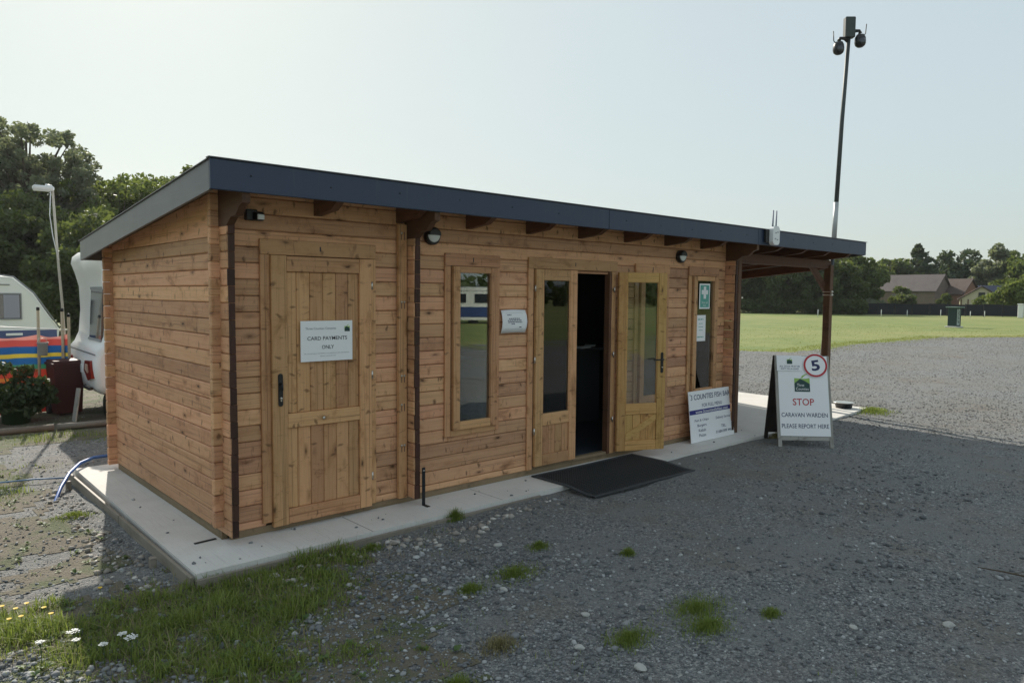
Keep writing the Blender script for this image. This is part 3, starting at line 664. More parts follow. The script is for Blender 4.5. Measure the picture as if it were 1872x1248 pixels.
# --- inside of the cabin
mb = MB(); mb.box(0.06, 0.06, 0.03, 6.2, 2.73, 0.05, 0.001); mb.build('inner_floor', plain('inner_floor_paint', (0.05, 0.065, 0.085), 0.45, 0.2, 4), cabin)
M_shade = plain('painted_shade', (0.018, 0.020, 0.026), 0.7, 0.2, 3)  # near-black lining added so the doorway reads dark; shade put into its colour
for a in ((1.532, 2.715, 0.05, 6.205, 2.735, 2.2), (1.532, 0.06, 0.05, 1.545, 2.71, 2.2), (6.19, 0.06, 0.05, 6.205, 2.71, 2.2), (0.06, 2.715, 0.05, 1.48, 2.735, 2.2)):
    mb = MB(); mb.box(*a, 0.002); mb.build('shade_lining', M_shade, cabin)
mb = MB(); mb.box(1.55, 0.06, 2.17, 6.18, 2.70, 2.19, 0.002); mb.build('shade_ceiling', M_shade, cabin)  # added ceiling in the same near-black, deepening the shade inside
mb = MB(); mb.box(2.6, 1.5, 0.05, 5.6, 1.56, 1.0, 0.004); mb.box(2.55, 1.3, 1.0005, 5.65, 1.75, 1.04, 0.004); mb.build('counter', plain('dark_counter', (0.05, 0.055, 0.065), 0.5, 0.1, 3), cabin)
# --- canopy at the far end
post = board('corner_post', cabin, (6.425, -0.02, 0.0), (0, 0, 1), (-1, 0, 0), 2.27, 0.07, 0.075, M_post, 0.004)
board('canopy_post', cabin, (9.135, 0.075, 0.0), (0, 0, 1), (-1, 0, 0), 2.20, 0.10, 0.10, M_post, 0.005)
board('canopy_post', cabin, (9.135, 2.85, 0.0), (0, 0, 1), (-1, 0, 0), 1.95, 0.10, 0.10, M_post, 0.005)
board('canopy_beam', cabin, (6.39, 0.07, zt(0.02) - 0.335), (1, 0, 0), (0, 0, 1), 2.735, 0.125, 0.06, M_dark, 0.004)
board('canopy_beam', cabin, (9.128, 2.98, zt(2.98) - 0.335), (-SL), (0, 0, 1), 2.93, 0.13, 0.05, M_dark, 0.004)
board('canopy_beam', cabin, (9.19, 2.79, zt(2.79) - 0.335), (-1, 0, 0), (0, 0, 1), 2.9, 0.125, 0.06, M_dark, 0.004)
for p0, p1 in (((9.10, 0.050, 1.76), (8.52, 0.050, 2.19)),):
    d_ = Vector(p1) - Vector(p0); side = (0, 1, 0) if abs(d_.x) > 0.1 else (-1, 0, 0); ww = Vector(side)
    vv = ww.cross(d_.normalized()) ; board('knee_brace', cabin, Vector(p0) - ww * 0.0, d_, vv, d_.length, 0.10, 0.045, M_dark, 0.004)
mb = MB()
for k in range(14): mb.box(6.42 + 0.1855 * k, 2.842, 0.02, 6.42 + 0.1855 * k + 0.182, 2.862, 2.10, 0.003)
for k in range(14): board('back_plank', cabin, (6.42 + 0.1855 * k + 0.183, 2.862, 0.02), (0, 0, 1), (-1, 0, 0), 2.03, 0.183, 0.02, M_dark, 0.003)
for zc in (1.745, 1.79):
    mb = MB(); mb.box(9.027, -0.033, zc, 9.143, 0.083, zc + 0.014, 0.003); mb.lathe([(0.018, 0), (0.018, 0.03)], 10, frame((9.03, -0.036, zc + 0.007), (1, 0, 0), (0, 0, 1))); mb.build('pipe_clamp', M_steel, cabin)

# ------------------------------------------------------------------ notices and fittings on the front wall
def logo(parent, M, cx, cy, s, txt=True, lift=0.0012):
    """small emblem: dark green gabled block under a lime sweep"""
    P = lambda pts: [(cx + a * s, cy + b * s) for a, b in pts]
    g = flat('emblem', parent, [P([(-.5, -.5), (.5, -.5), (.5, .42), (.22, .36), (-.5, .40)])], M_lime, M, lift)
    flat('emblem_stalk', parent, [P([(-.1, .40), (.05, .58), (.25, .68), (.5, .72), (.27, .62), (.13, .52), (.04, .41)])], M_lime, M, lift)
    flat('emblem_roof', parent, [P([(-.5, -.5), (.5, -.5), (.5, .02), (.18, .22), (-.12, .36), (-.5, .05)])], M_forest, M, lift + 0.0006)
    if txt:
        text(parent, 'Three', cx - 0.10 * s, cy - 0.06 * s, 0.46 * s, 0.19 * s, M_white_print, M, lift + 0.0012)
        text(parent, 'Counties', cx, cy - 0.31 * s, 0.82 * s, 0.19 * s, M_white_print, M, lift + 0.0012)
def bars(parent, rows, mat, M, lift=0.001):
    """illegible small print: rows of short dark word-shaped marks"""
    for (x0, x1, y, h) in rows:
        polys = []; x = x0
        while x < x1 - h:
            w = min(random.uniform(1.6, 5.0) * h, x1 - x); polys.append(rect(x, y - h / 2, x + w, y + h / 2)); x += w + h * 0.8
        tag(flat('small_print', parent, polys, mat, M, lift), kind='stuff')

# A3 card payments notice on the boarded door
no = thing('paper_notice', 'white landscape notice reading CARD PAYMENTS ONLY on boarded door', 'notice', (0.559, -0.0465, 1.213))
Mn = frame((0, 0, 0), (1, 0, 0.0), (0, 0, 1))
board('sheet', no, (0, 0, 0), (1, 0, 0), (0, 0, 1), 0.420, 0.297, 0.0015, M_paper, 0.0004)
Mn = frame((0, -0.0015, 0), (1, 0, 0), (0, 0, 1))
u = lambda x: (x - 172) / 1178 * 0.42
v = lambda y: (1 - (y - 198) / 925) * 0.297
text(no, 'Three Counties Campsite', u(622), v(378), u(970) - u(280), 0.021, M_greyink, Mn)
logo(no, Mn, u(1225), v(385), 0.044, False)
text(no, 'CARD PAYMENTS', u(770), v(598), u(1222) - u(320), 0.0275, M_ink, Mn, bold=0.006)
text(no, 'ONLY', u(778), v(800), u(914) - u(640), 0.0275, M_ink, Mn, bold=0.006)
text(no, 'For security reasons, the Warden is not authorised to take cash payments', u(762), v(945), u(1270) - u(255), 0.0095, M_greyink, Mn)
text(no, 'Payment must be by card', u(775), v(1005), u(950) - u(600), 0.0095, M_greyink, Mn)

# curled A4 sheet between window and double door
n2 = thing('paper_notice', 'curled white sheet with small print pinned beside the glazed doors', 'notice', (2.505, -0.010, 1.362))
V = []; Fc = []; nx, nz = 16, 4
for i in range(nx + 1):
    for k in range(nz + 1):
        a, b = i / nx, k / nz
        V.append((0.297 * a + 0.010 * math.sin(math.pi * b) * (0.2 + a), -0.004 - 0.022 * math.sin(math.pi * b) ** 1.0 * (0.35 + 0.65 * abs(2 * a - 1)), 0.21 * b + 0.006 * math.sin(3 * a)))
for i in range(nx):
    for k in range(nz): q = i * (nz + 1) + k; Fc.append([q, q + nz + 1, q + nz + 2, q + 1])
mb = MB(); mb.add(V, Fc, True); sh = mb.build('sheet', M_paper, n2)
md = sh.modifiers.new('thickness', 'SOLIDIFY'); md.thickness = 0.0006
def on_sheet(polys, mat, name):
    """print that follows the curl of the sheet"""
    W = []; Fs = []
    for p in polys:
        x0, y0, x1, y1 = p; n0 = len(W); st = 6
        for i in range(st + 1):
            for y in (y0, y1):
                a = (x0 + (x1 - x0) * i / st) / 0.297; b = y / 0.21
                W.append((0.297 * a + 0.010 * math.sin(math.pi * b) * (0.2 + a), -0.0062 - 0.022 * math.sin(math.pi * b) * (0.35 + 0.65 * abs(2 * a - 1)), 0.21 * b + 0.006 * math.sin(3 * a)))
        Fs += [[n0 + 2 * i, n0 + 2 * i + 2, n0 + 2 * i + 3, n0 + 2 * i + 1] for i in range(st)]
    mb = MB(); mb.add(W, Fs); return mb.build(name, mat, n2)
on_sheet([(0.05, 0.178, 0.25, 0.1792), (0.05, 0.03, 0.25, 0.0312), (0.05, 0.03, 0.0512, 0.179), (0.249, 0.03, 0.25, 0.179)], M_greyink, 'border_line')
rows = []
for (x0, x1, y) in ((0.065, 0.115, 0.163), (0.08, 0.21, 0.128), (0.065, 0.235, 0.112), (0.07, 0.235, 0.096), (0.115, 0.165, 0.08), (0.21, 0.235, 0.05)):
    x = x0
    while x < x1 - 0.006: w = min(random.uniform(0.012, 0.03), x1 - x); rows.append((x, y - 0.0035, x + w, y + 0.0035)); x += w + 0.005
tag(on_sheet(rows, M_navy, 'small_print'), kind='stuff')

# posters in front of the far pane, glass reflection put into the paled teal
def poster(x0, x1, z0, z1, label, col):
    t = thing('window_poster', label, 'poster', (x0, -0.0195, z0)); M_ = frame((0, -0.001, 0), (1, 0, 0), (0, 0, 1))
    board('sheet', t, (0, 0, 0), (1, 0, 0), (0, 0, 1), x1 - x0, z1 - z0, 0.001, col, 0.0002); return t, M_, x1 - x0, z1 - z0
t, M_, w, h = poster(5.622, 5.842, 1.565, 1.865, 'green first aid poster with white cross in the far window', M_paper)
flat('green_panel', t, [rect(0.018, 0.018, w - 0.018, h - 0.018)], M_teal, M_)
cxx, cyy, a_ = w * 0.5, h * 0.66, 0.026
flat('white_cross', t, [[(cxx - a_, cyy - 3 * a_), (cxx + a_, cyy - 3 * a_), (cxx + a_, cyy - a_), (cxx + 2.6 * a_, cyy - a_), (cxx + 2.6 * a_, cyy + a_), (cxx + a_, cyy + a_), (cxx + a_, cyy + 2.6 * a_), (cxx - a_, cyy + 2.6 * a_), (cxx - a_, cyy + a_), (cxx - 2.6 * a_, cyy + a_), (cxx - 2.6 * a_, cyy - a_), (cxx - a_, cyy - a_)]], M_white_print, M_, 0.0018)
text(t, 'First aid', w / 2, 0.075, 0.12, 0.026, M_white_print, M_, 0.0018); text(t, 'here', w / 2, 0.042, 0.06, 0.02, M_white_print, M_, 0.0018)
t, M_, w, h = poster(5.565, 5.765, 1.18, 1.49, 'plain white paper list taped low in the far window', M_paper)
bars(t, [(0.04, 0.15, h - 0.05, 0.012), (0.06, 0.14, h - 0.10, 0.007), (0.05, 0.15, h - 0.14, 0.007), (0.06, 0.14, h - 0.18, 0.007), (0.03, 0.16, 0.05, 0.012)], M_teal, M_)

# fish bar board leaning on the wall
PT = 0.925; PH = 0.60
fs = thing('fish_bar_sign', 'white 3 COUNTIES FISH BAR menu board leaning at wall foot', 'sign', (5.345, -0.138, 0.003))
lean = Vector((0, 0.062, PH)).normalized()
board('panel', fs, (0, 0, 0), (1, 0, 0), lean, PT, PH, 0.008, M_sign, 0.001)
Mf = frame(Vector((0, 0, 0)) + Vector((1, 0, 0)).cross(lean) * 0.008, (1, 0, 0), lean)
U = lambda a: a * PT
Vv = lambda b: (1 - b) * PH
text(fs, '3 COUNTIES FISH BAR', U(0.495), Vv(0.122), U(0.90), 0.062, M_navy, Mf, bold=0.008)
text(fs, 'FOR FULL MENU', U(0.515), Vv(0.297), U(0.46), 0.042, M_navy, Mf)
flat('blue_band', fs, [rect(0.002, Vv(0.455), PT - 0.002, Vv(0.370))], plain('royal_blue_print', (0.015, 0.02, 0.20), 0.5), Mf)
text(fs, 'www.3countiesfishbar.com', U(0.505), Vv(0.412), U(0.75), 0.036, M_white_print, Mf, 0.0022, bold=0.01)
for s_, uu, vv_, ww in (('Fish & Chips', .257, .585, .31), ('Burgers', .257, .687, .20), ('Kebab', .257, .778, .16), ('Pizzas', .257, .876, .155), ('Delivery Service', .752, .597, .34), ('TEL:', .755, .77, .12), ('01684 899 446', .752, .876, .37)):
    text(fs, s_, U(uu), Vv(vv_), U(ww), 0.040 if 'g' in s_ or 'y' in s_ else 0.034, M_navy, Mf, bold=0.004)
for x_ in (0.03, PT - 0.01):
    mb = MB(); mb.lathe([(0.008, 0), (0.007, 0.006), (0.003, 0.008)], 10); mb.build('fixing_screw', M_steel, fs, frame(Mf @ Vector((x_, PH - 0.035, 0)), (1, 0, 0), lean))

# bulkhead lights and sensor
def wall_light(x, z, label):
    t = thing('wall_light', label, 'light', (x, 0, z), 0, 'round wall lights under the eaves'); Mz = frame((0, -0.001, 0), (1, 0, 0), (0, 0, 1)) @ Matrix.Scale(0.74, 4)
    mb = MB(); mb.lathe([(0.098, 0), (0.100, 0.02), (0.098, 0.055), (0.088, 0.068), (0.080, 0.068)], 36, Mz); mb.build('housing', M_black, t)
    n = 22; prof = []
    V = []; Fc = []
    for i in range(9):
        r = 0.082 * math.cos(i / 8 * math.pi / 2); h = 0.066 + 0.026 * math.sin(i / 8 * math.pi / 2)
        for k in range(n + 1): a = math.pi + (math.pi) * k / n; V.append(Mz @ Vector((r * math.cos(a), r * math.sin(a) + 0.012, h)))
    for i in range(8):
        for k in range(n): q = i * (n + 1) + k; Fc.append([q, q + 1, q + n + 2, q + n + 1])
    mb = MB(); mb.add(V, Fc, True); mb.build('diffuser', M_diff, t)
    V = [Mz @ Vector((0.094 * math.cos(a) * (1 - 0.35 * (j / 4) ** 2), 0.008 + 0.090 * math.sin(a) * (1 - 0.35 * (j / 4) ** 2), 0.060 + 0.040 * math.sin(j / 4 * math.pi / 2))) for j in range(5) for a in np.linspace(0, math.pi, 19)]
    Fc = [[j * 19 + k, j * 19 + k + 1, (j + 1) * 19 + k + 1, (j + 1) * 19 + k] for j in range(4) for k in range(18)] + [[4 * 19 + k for k in range(19)], [j * 19 for j in range(5)] + [j * 19 + 18 for j in range(4, -1, -1)]]
    mb = MB(); mb.add(V, Fc); mb.build('hood', M_black, t)
wall_light(1.737, 2.190, 'round black wall light beside upright clamp board, nearer one')
wall_light(5.23, 2.166, 'round black wall light above the far windows')
t = thing('motion_sensor', 'small black motion sensor near the front left corner under eaves', 'sensor', (0.222, 0, 2.235))
mb = MB(); mb.box(-0.045, -0.045, -0.03, 0.035, -0.001, 0.045, 0.006); mb.build('housing', M_black, t)
mb = MB(); mb.lathe([(0.030, 0), (0.034, 0.01), (0.034, 0.05), (0.026, 0.06)], 20, frame((0.035, -0.062, -0.032), (1, 0, 0), (0, 1, 0))); hd = mb.build('sensor_head', M_black, t)
mb = MB(); mb.box(0.012, -0.100, -0.026, 0.060, -0.088, 0.010, 0.004); mb.build('lens', M_diff, t)

# wireless access point on the fascia
t = thing('wireless_access_point', 'white wireless box with two aerials on the roof fascia', 'antenna', (6.455, -0.4405, 2.452))
mb = MB(); mb.box(-0.15, -0.035, -0.085, -0.02, -0.001, 0.075, 0.006); mb.build('mounting_box', M_black, t)
pl = []
w2, h2, c2 = 0.078, 0.112, 0.034
pl = [(-w2 + c2, -h2), (w2 - c2, -h2), (w2 - 0.012, -h2 + 0.014), (w2, -h2 + c2), (w2, h2 - c2), (w2 - c2, h2), (-w2 + c2, h2), (-w2, h2 - c2), (-w2, -h2 + c2), (-w2 + 0.012, -h2 + 0.014)]
mb = MB(); mb.prism(pl, 0.03, 0.085, frame((0, 0, 0), (1, 0, 0), (0, 0, 1))); ap = mb.build('casing', M_white, t)
for dx in (-0.042, 0.036):
    mb = MB(); mb.tube([(dx, -0.055, 0.10), (dx, -0.055, 0.13), (dx + 0.006, -0.055, 0.30)], [0.011, 0.010, 0.008], 10); mb.build('aerial', M_greyink, t)
bars(ap, [(-0.03, 0.0, 0.03, 0.012), (0.015, 0.045, 0.04, 0.012), (-0.04, -0.01, -0.04, 0.012), (0.01, 0.04, -0.05, 0.012)], M_greyink, frame((0, -0.0855, 0), (1, 0, 0), (0, 0, 1)))
mb = MB(); mb.tube([(0.0, -0.012, -0.10), (0.0, -0.004, -0.16)], 0.004, 6); mb.build('cable', M_black, t)

M_tar = timber('tarred_timber', (0.035, 0.026, 0.022), (0.026, 0.019, 0.016), (0.015, 0.011, 0.01), 0.3)
# ------------------------------------------------------------------ folding A-board
ab = thing('a_board_sign', 'white A-board reading STOP CARAVAN WARDEN PLEASE REPORT HERE on gravel', 'sign', (6.535, -0.838, gz(6.5, -0.8) + 0.004), R(-45))
AW, AH, AD = 0.635, 1.05, 0.285
for s_ in (-1, 1):                               # s=-1 front frame, +1 back frame
    up_ = Vector((0, -s_ * (AD - 0.02), AH)); L_ = up_.length; up_.normalize()
    base = Vector((-AW / 2, s_ * AD, 0))
    Z_ = Vector((1, 0, 0)).cross(up_)             # towards the front
    for x_ in (0, AW - 0.045):
        board('leg', ab, base + Vector((x_ + 0.045, 0, 0)) - Z_ * 0.012, up_, (-1, 0, 0), L_, 0.045, 0.024, M_grey if s_ < 0 else M_tar, 0.003)
    for a_ in (0.085, L_ - 0.055):
        board('crossbar', ab, base + Vector((0.046, 0, 0)) + up_ * a_ - Z_ * 0.012, (1, 0, 0), up_, AW - 0.092, 0.05, 0.022, M_grey if s_ < 0 else M_tar, 0.003)
    if s_ < 0:
        Mp = frame(base + Vector((0.03, 0, 0)) + up_ * 0.135 + Z_ * 0.0125, (1, 0, 0), up_)
        pw_, ph_ = AW - 0.06, L_ - 0.14
        mb = MB(); mb.box(0, 0, 0, pw_, ph_, 0.006, 0.001); mb.build('panel', M_sign, ab, Mp)
        Mt = Mp @ T(0, 0, 0.006)
    else:
        mb = MB(); mb.box(0, 0, 0, AW - 0.06, L_ - 0.14, 0.006, 0.001); mb.build('back_panel', M_tar, ab, frame(base + Vector((0.03, 0, 0)) + up_ * 0.12 - Z_ * 0.019, (1, 0, 0), up_))
pu = lambda cx_, cy_: (cx_ - (245 + (cy_ - 125) * 0.059)) / 588 * pw_
pv = lambda cy_: ph_ - (cy_ - 125) / 930 * ph_
logo(ab, Mt, pu(545, 460), pv(455), 0.178)
text(ab, 'STOP', pu(562, 662), pv(662), 0.245, 0.080, M_red, Mt, bold=0.01)
text(ab, 'CARAVAN WARDEN', pu(577, 812), pv(812), 0.53, 0.050, M_navy, Mt, bold=0.006)
text(ab, 'PLEASE REPORT HERE', pu(588, 940), pv(940), 0.54, 0.050, M_navy, Mt, bold=0.006)
Md = Mp @ T(-0.012, ph_ - 0.18, 0.010)
mb = MB(); mb.box(0, 0, 0, 0.29, 0.185, 0.004, 0.0008); dn = mb.build('dog_notice', M_sign, ab, Md); dn['label'] = 'small plate: ALL DOGS MUST BE KEPT ON A LEAD'
Md2 = Md @ T(0, 0, 0.004)
logo(dn, Md2, 0.15, 0.115, 0.062, False)
text(dn, 'ALL DOGS MUST BE', 0.15, 0.056, 0.235, 0.020, M_navy, Md2); text(dn, 'KEPT ON A LEAD', 0.15, 0.026, 0.205, 0.020, M_navy, Md2)
Ms = Mp @ T(pu(697, 240), pv(240) + 0.005, 0.014)
mb = MB(); mb.prism(disc(0, 0, 0.142, 48), 0, 0.004, Ms); sp5 = mb.build('speed_roundel', M_sign, ab); sp5['label'] = 'round white speed sign with red ring and number 5'
Ms2 = Ms @ T(0, 0, 0.004)
flat('red_ring', sp5, ring(0, 0, 0.115, 0.138, 48), M_red, Ms2)
text(sp5, '5', 0.0, 0.0, 0.098, 0.125, M_navy, Ms2 @ Matrix.Rotation(R(8), 4, 'Z'), bold=0.03)

# ------------------------------------------------------------------ rubber mat, bowl
mat_ = thing('door_mat', 'black perforated rubber mat on the step of the open door', 'mat', (3.6, -0.45, 0))
x0, x1, y0, y1 = 2.86, 4.36, -0.86, -0.06
def mat_z(x, y):
    return 0.013 - 0.030 * float(sstep(0.44, 0.80, -y)) + 0.0015 * math.sin(x * 5 + y * 3)
mb = MB(); NX, NY = 50, 27; bw_ = 0.0105
def strip(p, q, w, h=0.012, n=12):
    pts = [Vector(p) + (Vector(q) - Vector(p)) * (i / n) for i in range(n + 1)]; d_ = (Vector(q) - Vector(p)).normalized(); nn = Vector((-d_.y, d_.x, 0)) * w / 2
    V = []
    for a in pts:
        z = mat_z(a.x, a.y); V += [(a.x - nn.x - 3.6, a.y - nn.y + 0.45, z), (a.x + nn.x - 3.6, a.y + nn.y + 0.45, z), (a.x + nn.x - 3.6, a.y + nn.y + 0.45, z - h), (a.x - nn.x - 3.6, a.y - nn.y + 0.45, z - h)]
    mb.add(V, [[i * 4 + k, i * 4 + (k + 1) % 4, i * 4 + 4 + (k + 1) % 4, i * 4 + 4 + k] for i in range(n) for k in range(4)])
for i in range(1, NX): x = x0 + (x1 - x0) * i / NX; strip((x, y0 + 0.03, 0), (x, y1 - 0.03, 0), bw_, 0.010, 10)
for j in range(1, NY): y = y0 + (y1 - y0) * j / NY; strip((x0 + 0.03, y, 0), (x1 - 0.03, y, 0), bw_, 0.0095, 20)
mb.build('perforated_grid', M_rubber, mat_)
mb = MB()
for p, q in (((x0, y0 + .02, 0), (x1, y0 + .02, 0)), ((x0, y1 - .02, 0), (x1, y1 - .02, 0)), ((x0 + .02, y0 + .0405, 0), (x0 + .02, y1 - .0405, 0)), ((x1 - .02, y0 + .0405, 0), (x1 - .02, y1 - .0405, 0))): strip(p, q, 0.04, 0.011, 24)
mb.build('border', plain('worn_rubber', (0.045, 0.05, 0.055), 0.7, 0.3, 25), mat_)
t = thing('dog_bowl', 'black dog water bowl with pale rim on slab behind A-board', 'bowl', (9.58, -0.06, 0.001))
mb = MB(); mb.lathe([(0.115, 0), (0.118, 0.01), (0.135, 0.075), (0.14, 0.08), (0.132, 0.08), (0.108, 0.02), (0.02, 0.016)], 28); mb.build('bowl', M_black, t)
mb = MB(); mb.lathe([(0.128, 0.078), (0.152, 0.082), (0.155, 0.088), (0.130, 0.086)], 28); mb.build('rim', M_steel, t)
mb = MB(); mb.lathe([(0.002, 0.05), (0.12, 0.05), (0.12, 0.051), (0.002, 0.051)], 24); mb.build('water', plain('bowl_water', (0.03, 0.035, 0.04), 0.03), t)

# ------------------------------------------------------------------ mast with cameras behind the canopy
t = thing('camera_mast', 'tall thin dark pole with two dome cameras at its top', 'mast', (9.37, 0.03, gz(9.3, 0)))
tx = 0.03
M_mast = plain('mast_paint', (0.05, 0.06, 0.06), 0.55, 0.3, 12)
mb = MB(); mb.tube([(0, 0.23, 0), (0.0, 0.065, 2.62)], 0.034, 14); mb.build('lower_tube', M_mast, t)
mb = MB(); mb.tube([(0.0, 0.066, 2.6), (0, 0.05, 3.2)], 0.0365, 14); mb.build('sleeve', plain('galvanised_tube', (0.42, 0.44, 0.44), 0.5, 0.2, 12, 0.3), t)
mb = MB(); mb.tube([(0, 0.066, 2.65), (0, 0.01, 4.4), (0, -0.05, 5.72)], [0.034, 0.030, 0.028], 14); mb.build('upper_tube', M_mast, t)
mb = MB(); mb.tube([(0.03, 0.25, 0.3), (0.03, 0.10, 2.5), (0.032, 0.07, 3.2), (0.03, -0.02, 5.6)], 0.006, 6); mb.build('cable', M_black, t)
Rz = Matrix.Rotation(R(-42), 4, 'Z')
mb = MB(); mb.box(-0.075, -0.05, 5.62, 0.075, 0.05, 5.92, 0.01, T(0.0, -0.05, 0) @ Rz); mb.build('junction_box', M_mast, t)
for s_, dz in ((-1, -0.05), (1, 0.06)):
    B0 = T(0, -0.05, 5.6 + dz) @ Rz
    mb = MB(); mb.tube([B0 @ Vector(p) for p in ((0.02 * s_, 0, 0.03), (0.07 * s_, -0.01, 0.06), (0.14 * s_, -0.02, 0.06), (0.155 * s_, -0.02, 0.02))], [0.03, 0.026, 0.022, 0.03], 10); arm = mb.build('camera_arm', M_black, t)
    mb = MB(); Mc = B0 @ T(0.16 * s_, -0.02, -0.10); mb.lathe([(0.025, 0.11), (0.055, 0.10), (0.075, 0.06), (0.08, 0.02), (0.08, -0.02), (0.068, -0.055), (0.04, -0.078), (0.01, -0.085)], 20, Mc); cm_ = mb.build('dome_camera', M_black, t)
    mb = MB(); mb.lathe([(0.045, 0), (0.05, 0.012), (0.03, 0.02)], 16, Mc @ Matrix.Rotation(R(90), 4, 'X') @ T(0, -0.01, 0.065)); mb.build('lens', M_dglass, cm_)
    mb = MB(); mb.tube([Mc @ Vector(p) for p in ((0.05 * s_, 0, 0.09), (0.075 * s_, 0, 0.12), (0.085 * s_, 0, 0.26))], 0.007, 6); mb.build('aerial', M_black, cm_)
for z in (2.45,):
    mb = MB(); mb.box(-0.22, 0.04 + (2.45 - z) * 0.06, z, 0.045, 0.11 + (2.45 - z) * 0.06, z + 0.03, 0.004); mb.build('wall_strap', M_mast, t)

t = thing('paper_stack', 'pale papers lying on the dark counter inside the doorway', 'papers', (5.25, 1.45, 1.0415), R(20))
for k, (dx, dy, rz_) in enumerate(((0, 0, 0), (0.16, 0.03, 0.3), (-0.14, -0.04, -0.2))):
    mb = MB(); mb.box(-0.1, -0.07, 0, 0.1, 0.07, 0.006 + 0.008 * k, 0.001, T(dx * 1.5, dy, 0) @ Matrix.Rotation(rz_, 4, 'Z')); mb.build('sheet', M_paper, t)

# ------------------------------------------------------------------ things behind the cabin on the left
def extrude_profile(name, prof, y0, y1, mat, parent, inset=0.06, steps=3):
    """side profile (x,z) run across y with rounded edges"""
    pts = [Vector((a, b)) for a, b in prof]; c = sum(pts, Vector((0, 0))) / len(pts); n = len(pts); V = []; rings = []
    for k in range(steps + 1):
        t = math.pi / 2 * k / steps; rings.append((y0 + inset * (1 - math.sin(t)), inset * (1 - math.cos(t)) if False else inset * (1 - math.sin(math.pi / 2 * (1 - k / steps) * 0 + t * 0)) * 0))
    ys = [(y0, inset), (y0 + inset * 0.3, inset * 0.35), (y0 + inset, 0.0), (y1 - inset, 0.0), (y1 - inset * 0.3, inset * 0.35), (y1, inset)]
    for y, ins in ys:
        for p in pts:
            d = (c - p); L = d.length; q = p + d * (ins / L); V.append((q.x, y, q.y))
    Fc = [list(range(n))[::-1], [(len(ys) - 1) * n + i for i in range(n)]]
    Fc += [[r * n + i, r * n + (i + 1) % n, (r + 1) * n + (i + 1) % n, (r + 1) * n + i] for r in range(len(ys) - 1) for i in range(n)]
    mb = MB(); mb.add(V, Fc, True); o = mb.build(name, mat, parent)
    for p in o.data.polygons: p.use_smooth = len(p.vertices) == 4
    return o
M_van = plain('caravan_white', (0.80, 0.80, 0.79), 0.28, 0.02, 1.5, dirt=((0.62, 0.61, 0.57), 0.18))
M_blue = plain('caravan_blue', (0.04, 0.07, 0.20), 0.4)
M_lamp = plain('red_lamp', (0.22, 0.02, 0.015), 0.12)
M_grey_p = plain('grey_plastic', (0.22, 0.23, 0.24), 0.5, 0.1, 8)
cz = gz(0.5, 6.5)
cv = thing('touring_caravan', 'modern white caravan with rear lamps showing behind the cabin corner', 'caravan', (0.60, 6.02, cz), R(-2))
prof = [(0.02, 0.38), (-0.05, 0.46), (-0.07, 0.62), (-0.07, 0.84), (-0.03, 0.90), (-0.04, 0.95), (0.02, 1.02), (0.08, 1.16), (0.11, 1.5), (0.10, 1.85), (0.05, 2.05), (0.0, 2.20), (0.02, 2.30), (0.10, 2.37), (0.4, 2.41), (4.4, 2.43), (4.9, 2.3), (5.2, 1.7), (5.35, 1.0), (5.2, 0.42)]
extrude_profile('body', prof, 0, 2.05, M_van, cv, 0.09)
def cplate(name, mat, pts, parent, th=0.012):
    """plate on the rear end: pts are (y,z) with x taken from the rear profile"""
    def rx_(z):
        for (a, b), (c_, d) in zip(prof[:12], prof[1:13]):
            if b <= z <= d: return a + (c_ - a) * (z - b) / max(d - b, 1e-6)
        return 0.0
    n = len(pts); V = [(rx_(z) - th, y, z) for y, z in pts] + [(rx_(z) + 0.03, y, z) for y, z in pts]
    mb = MB(); mb.add(V, [list(range(n)), [n + i for i in range(n)][::-1]] + [[i, (i + 1) % n, n + (i + 1) % n, n + i] for i in range(n)]); return mb.build(name, mat, parent)
rw = cplate('rear_window', M_dglass, [(0.16, 1.12), (0.95, 1.12), (0.95, 1.80), (0.16, 1.80)], cv, 0.015)
cplate('window_frame', M_grey_p, [(0.13, 1.09), (0.98, 1.09), (0.98, 1.12), (0.13, 1.12)], cv, 0.02); cplate('window_frame', M_grey_p, [(0.13, 1.80), (0.98, 1.80), (0.98, 1.84), (0.13, 1.84)], cv, 0.02)
cplate('seam', M_grey_p, [(0.1, 0.905), (1.95, 0.905), (1.95, 0.925), (0.1, 0.925)], cv, 0.006)
for s_ in (0, 1):
    f = (lambda y: y) if not s_ else (lambda y: 2.05 - y)
    lp = cplate('lamp_cluster', M_lamp, [(f(0.06), 0.60), (f(0.34), 0.55), (f(0.56), 0.68), (f(0.48), 0.82), (f(0.12), 0.84)], cv, 0.03)
    cplate('reflector', plain('amber_lens', (0.65, 0.52, 0.42), 0.15), [(f(0.30), 0.66), (f(0.46), 0.70), (f(0.42), 0.78), (f(0.28), 0.78)], lp, 0.036)
cplate('number_plate', M_white, [(0.8, 0.62), (1.3, 0.62), (1.3, 0.74), (0.8, 0.74)], cv, 0.012)
mb = MB(); mb.tube([(-0.085, 0.12, 0.46), (-0.10, 0.2, 0.45), (-0.10, 0.5, 0.45), (-0.085, 0.58, 0.46)], 0.022, 8); mb.build('grab_handle', M_black, cv)
mb = MB(); mb.tube([(0.08, -0.012, 2.33), (0.05, -0.012, 1.9), (0.16, -0.012, 1.3), (0.10, -0.012, 0.5)], 0.012, 6); mb.build('awning_rail', M_white, cv)
mb = MB(); mb.box(1.2, -0.012, 1.05, 2.6, 0.005, 1.75, 0.01); mb.build('side_window', M_dglass, cv)
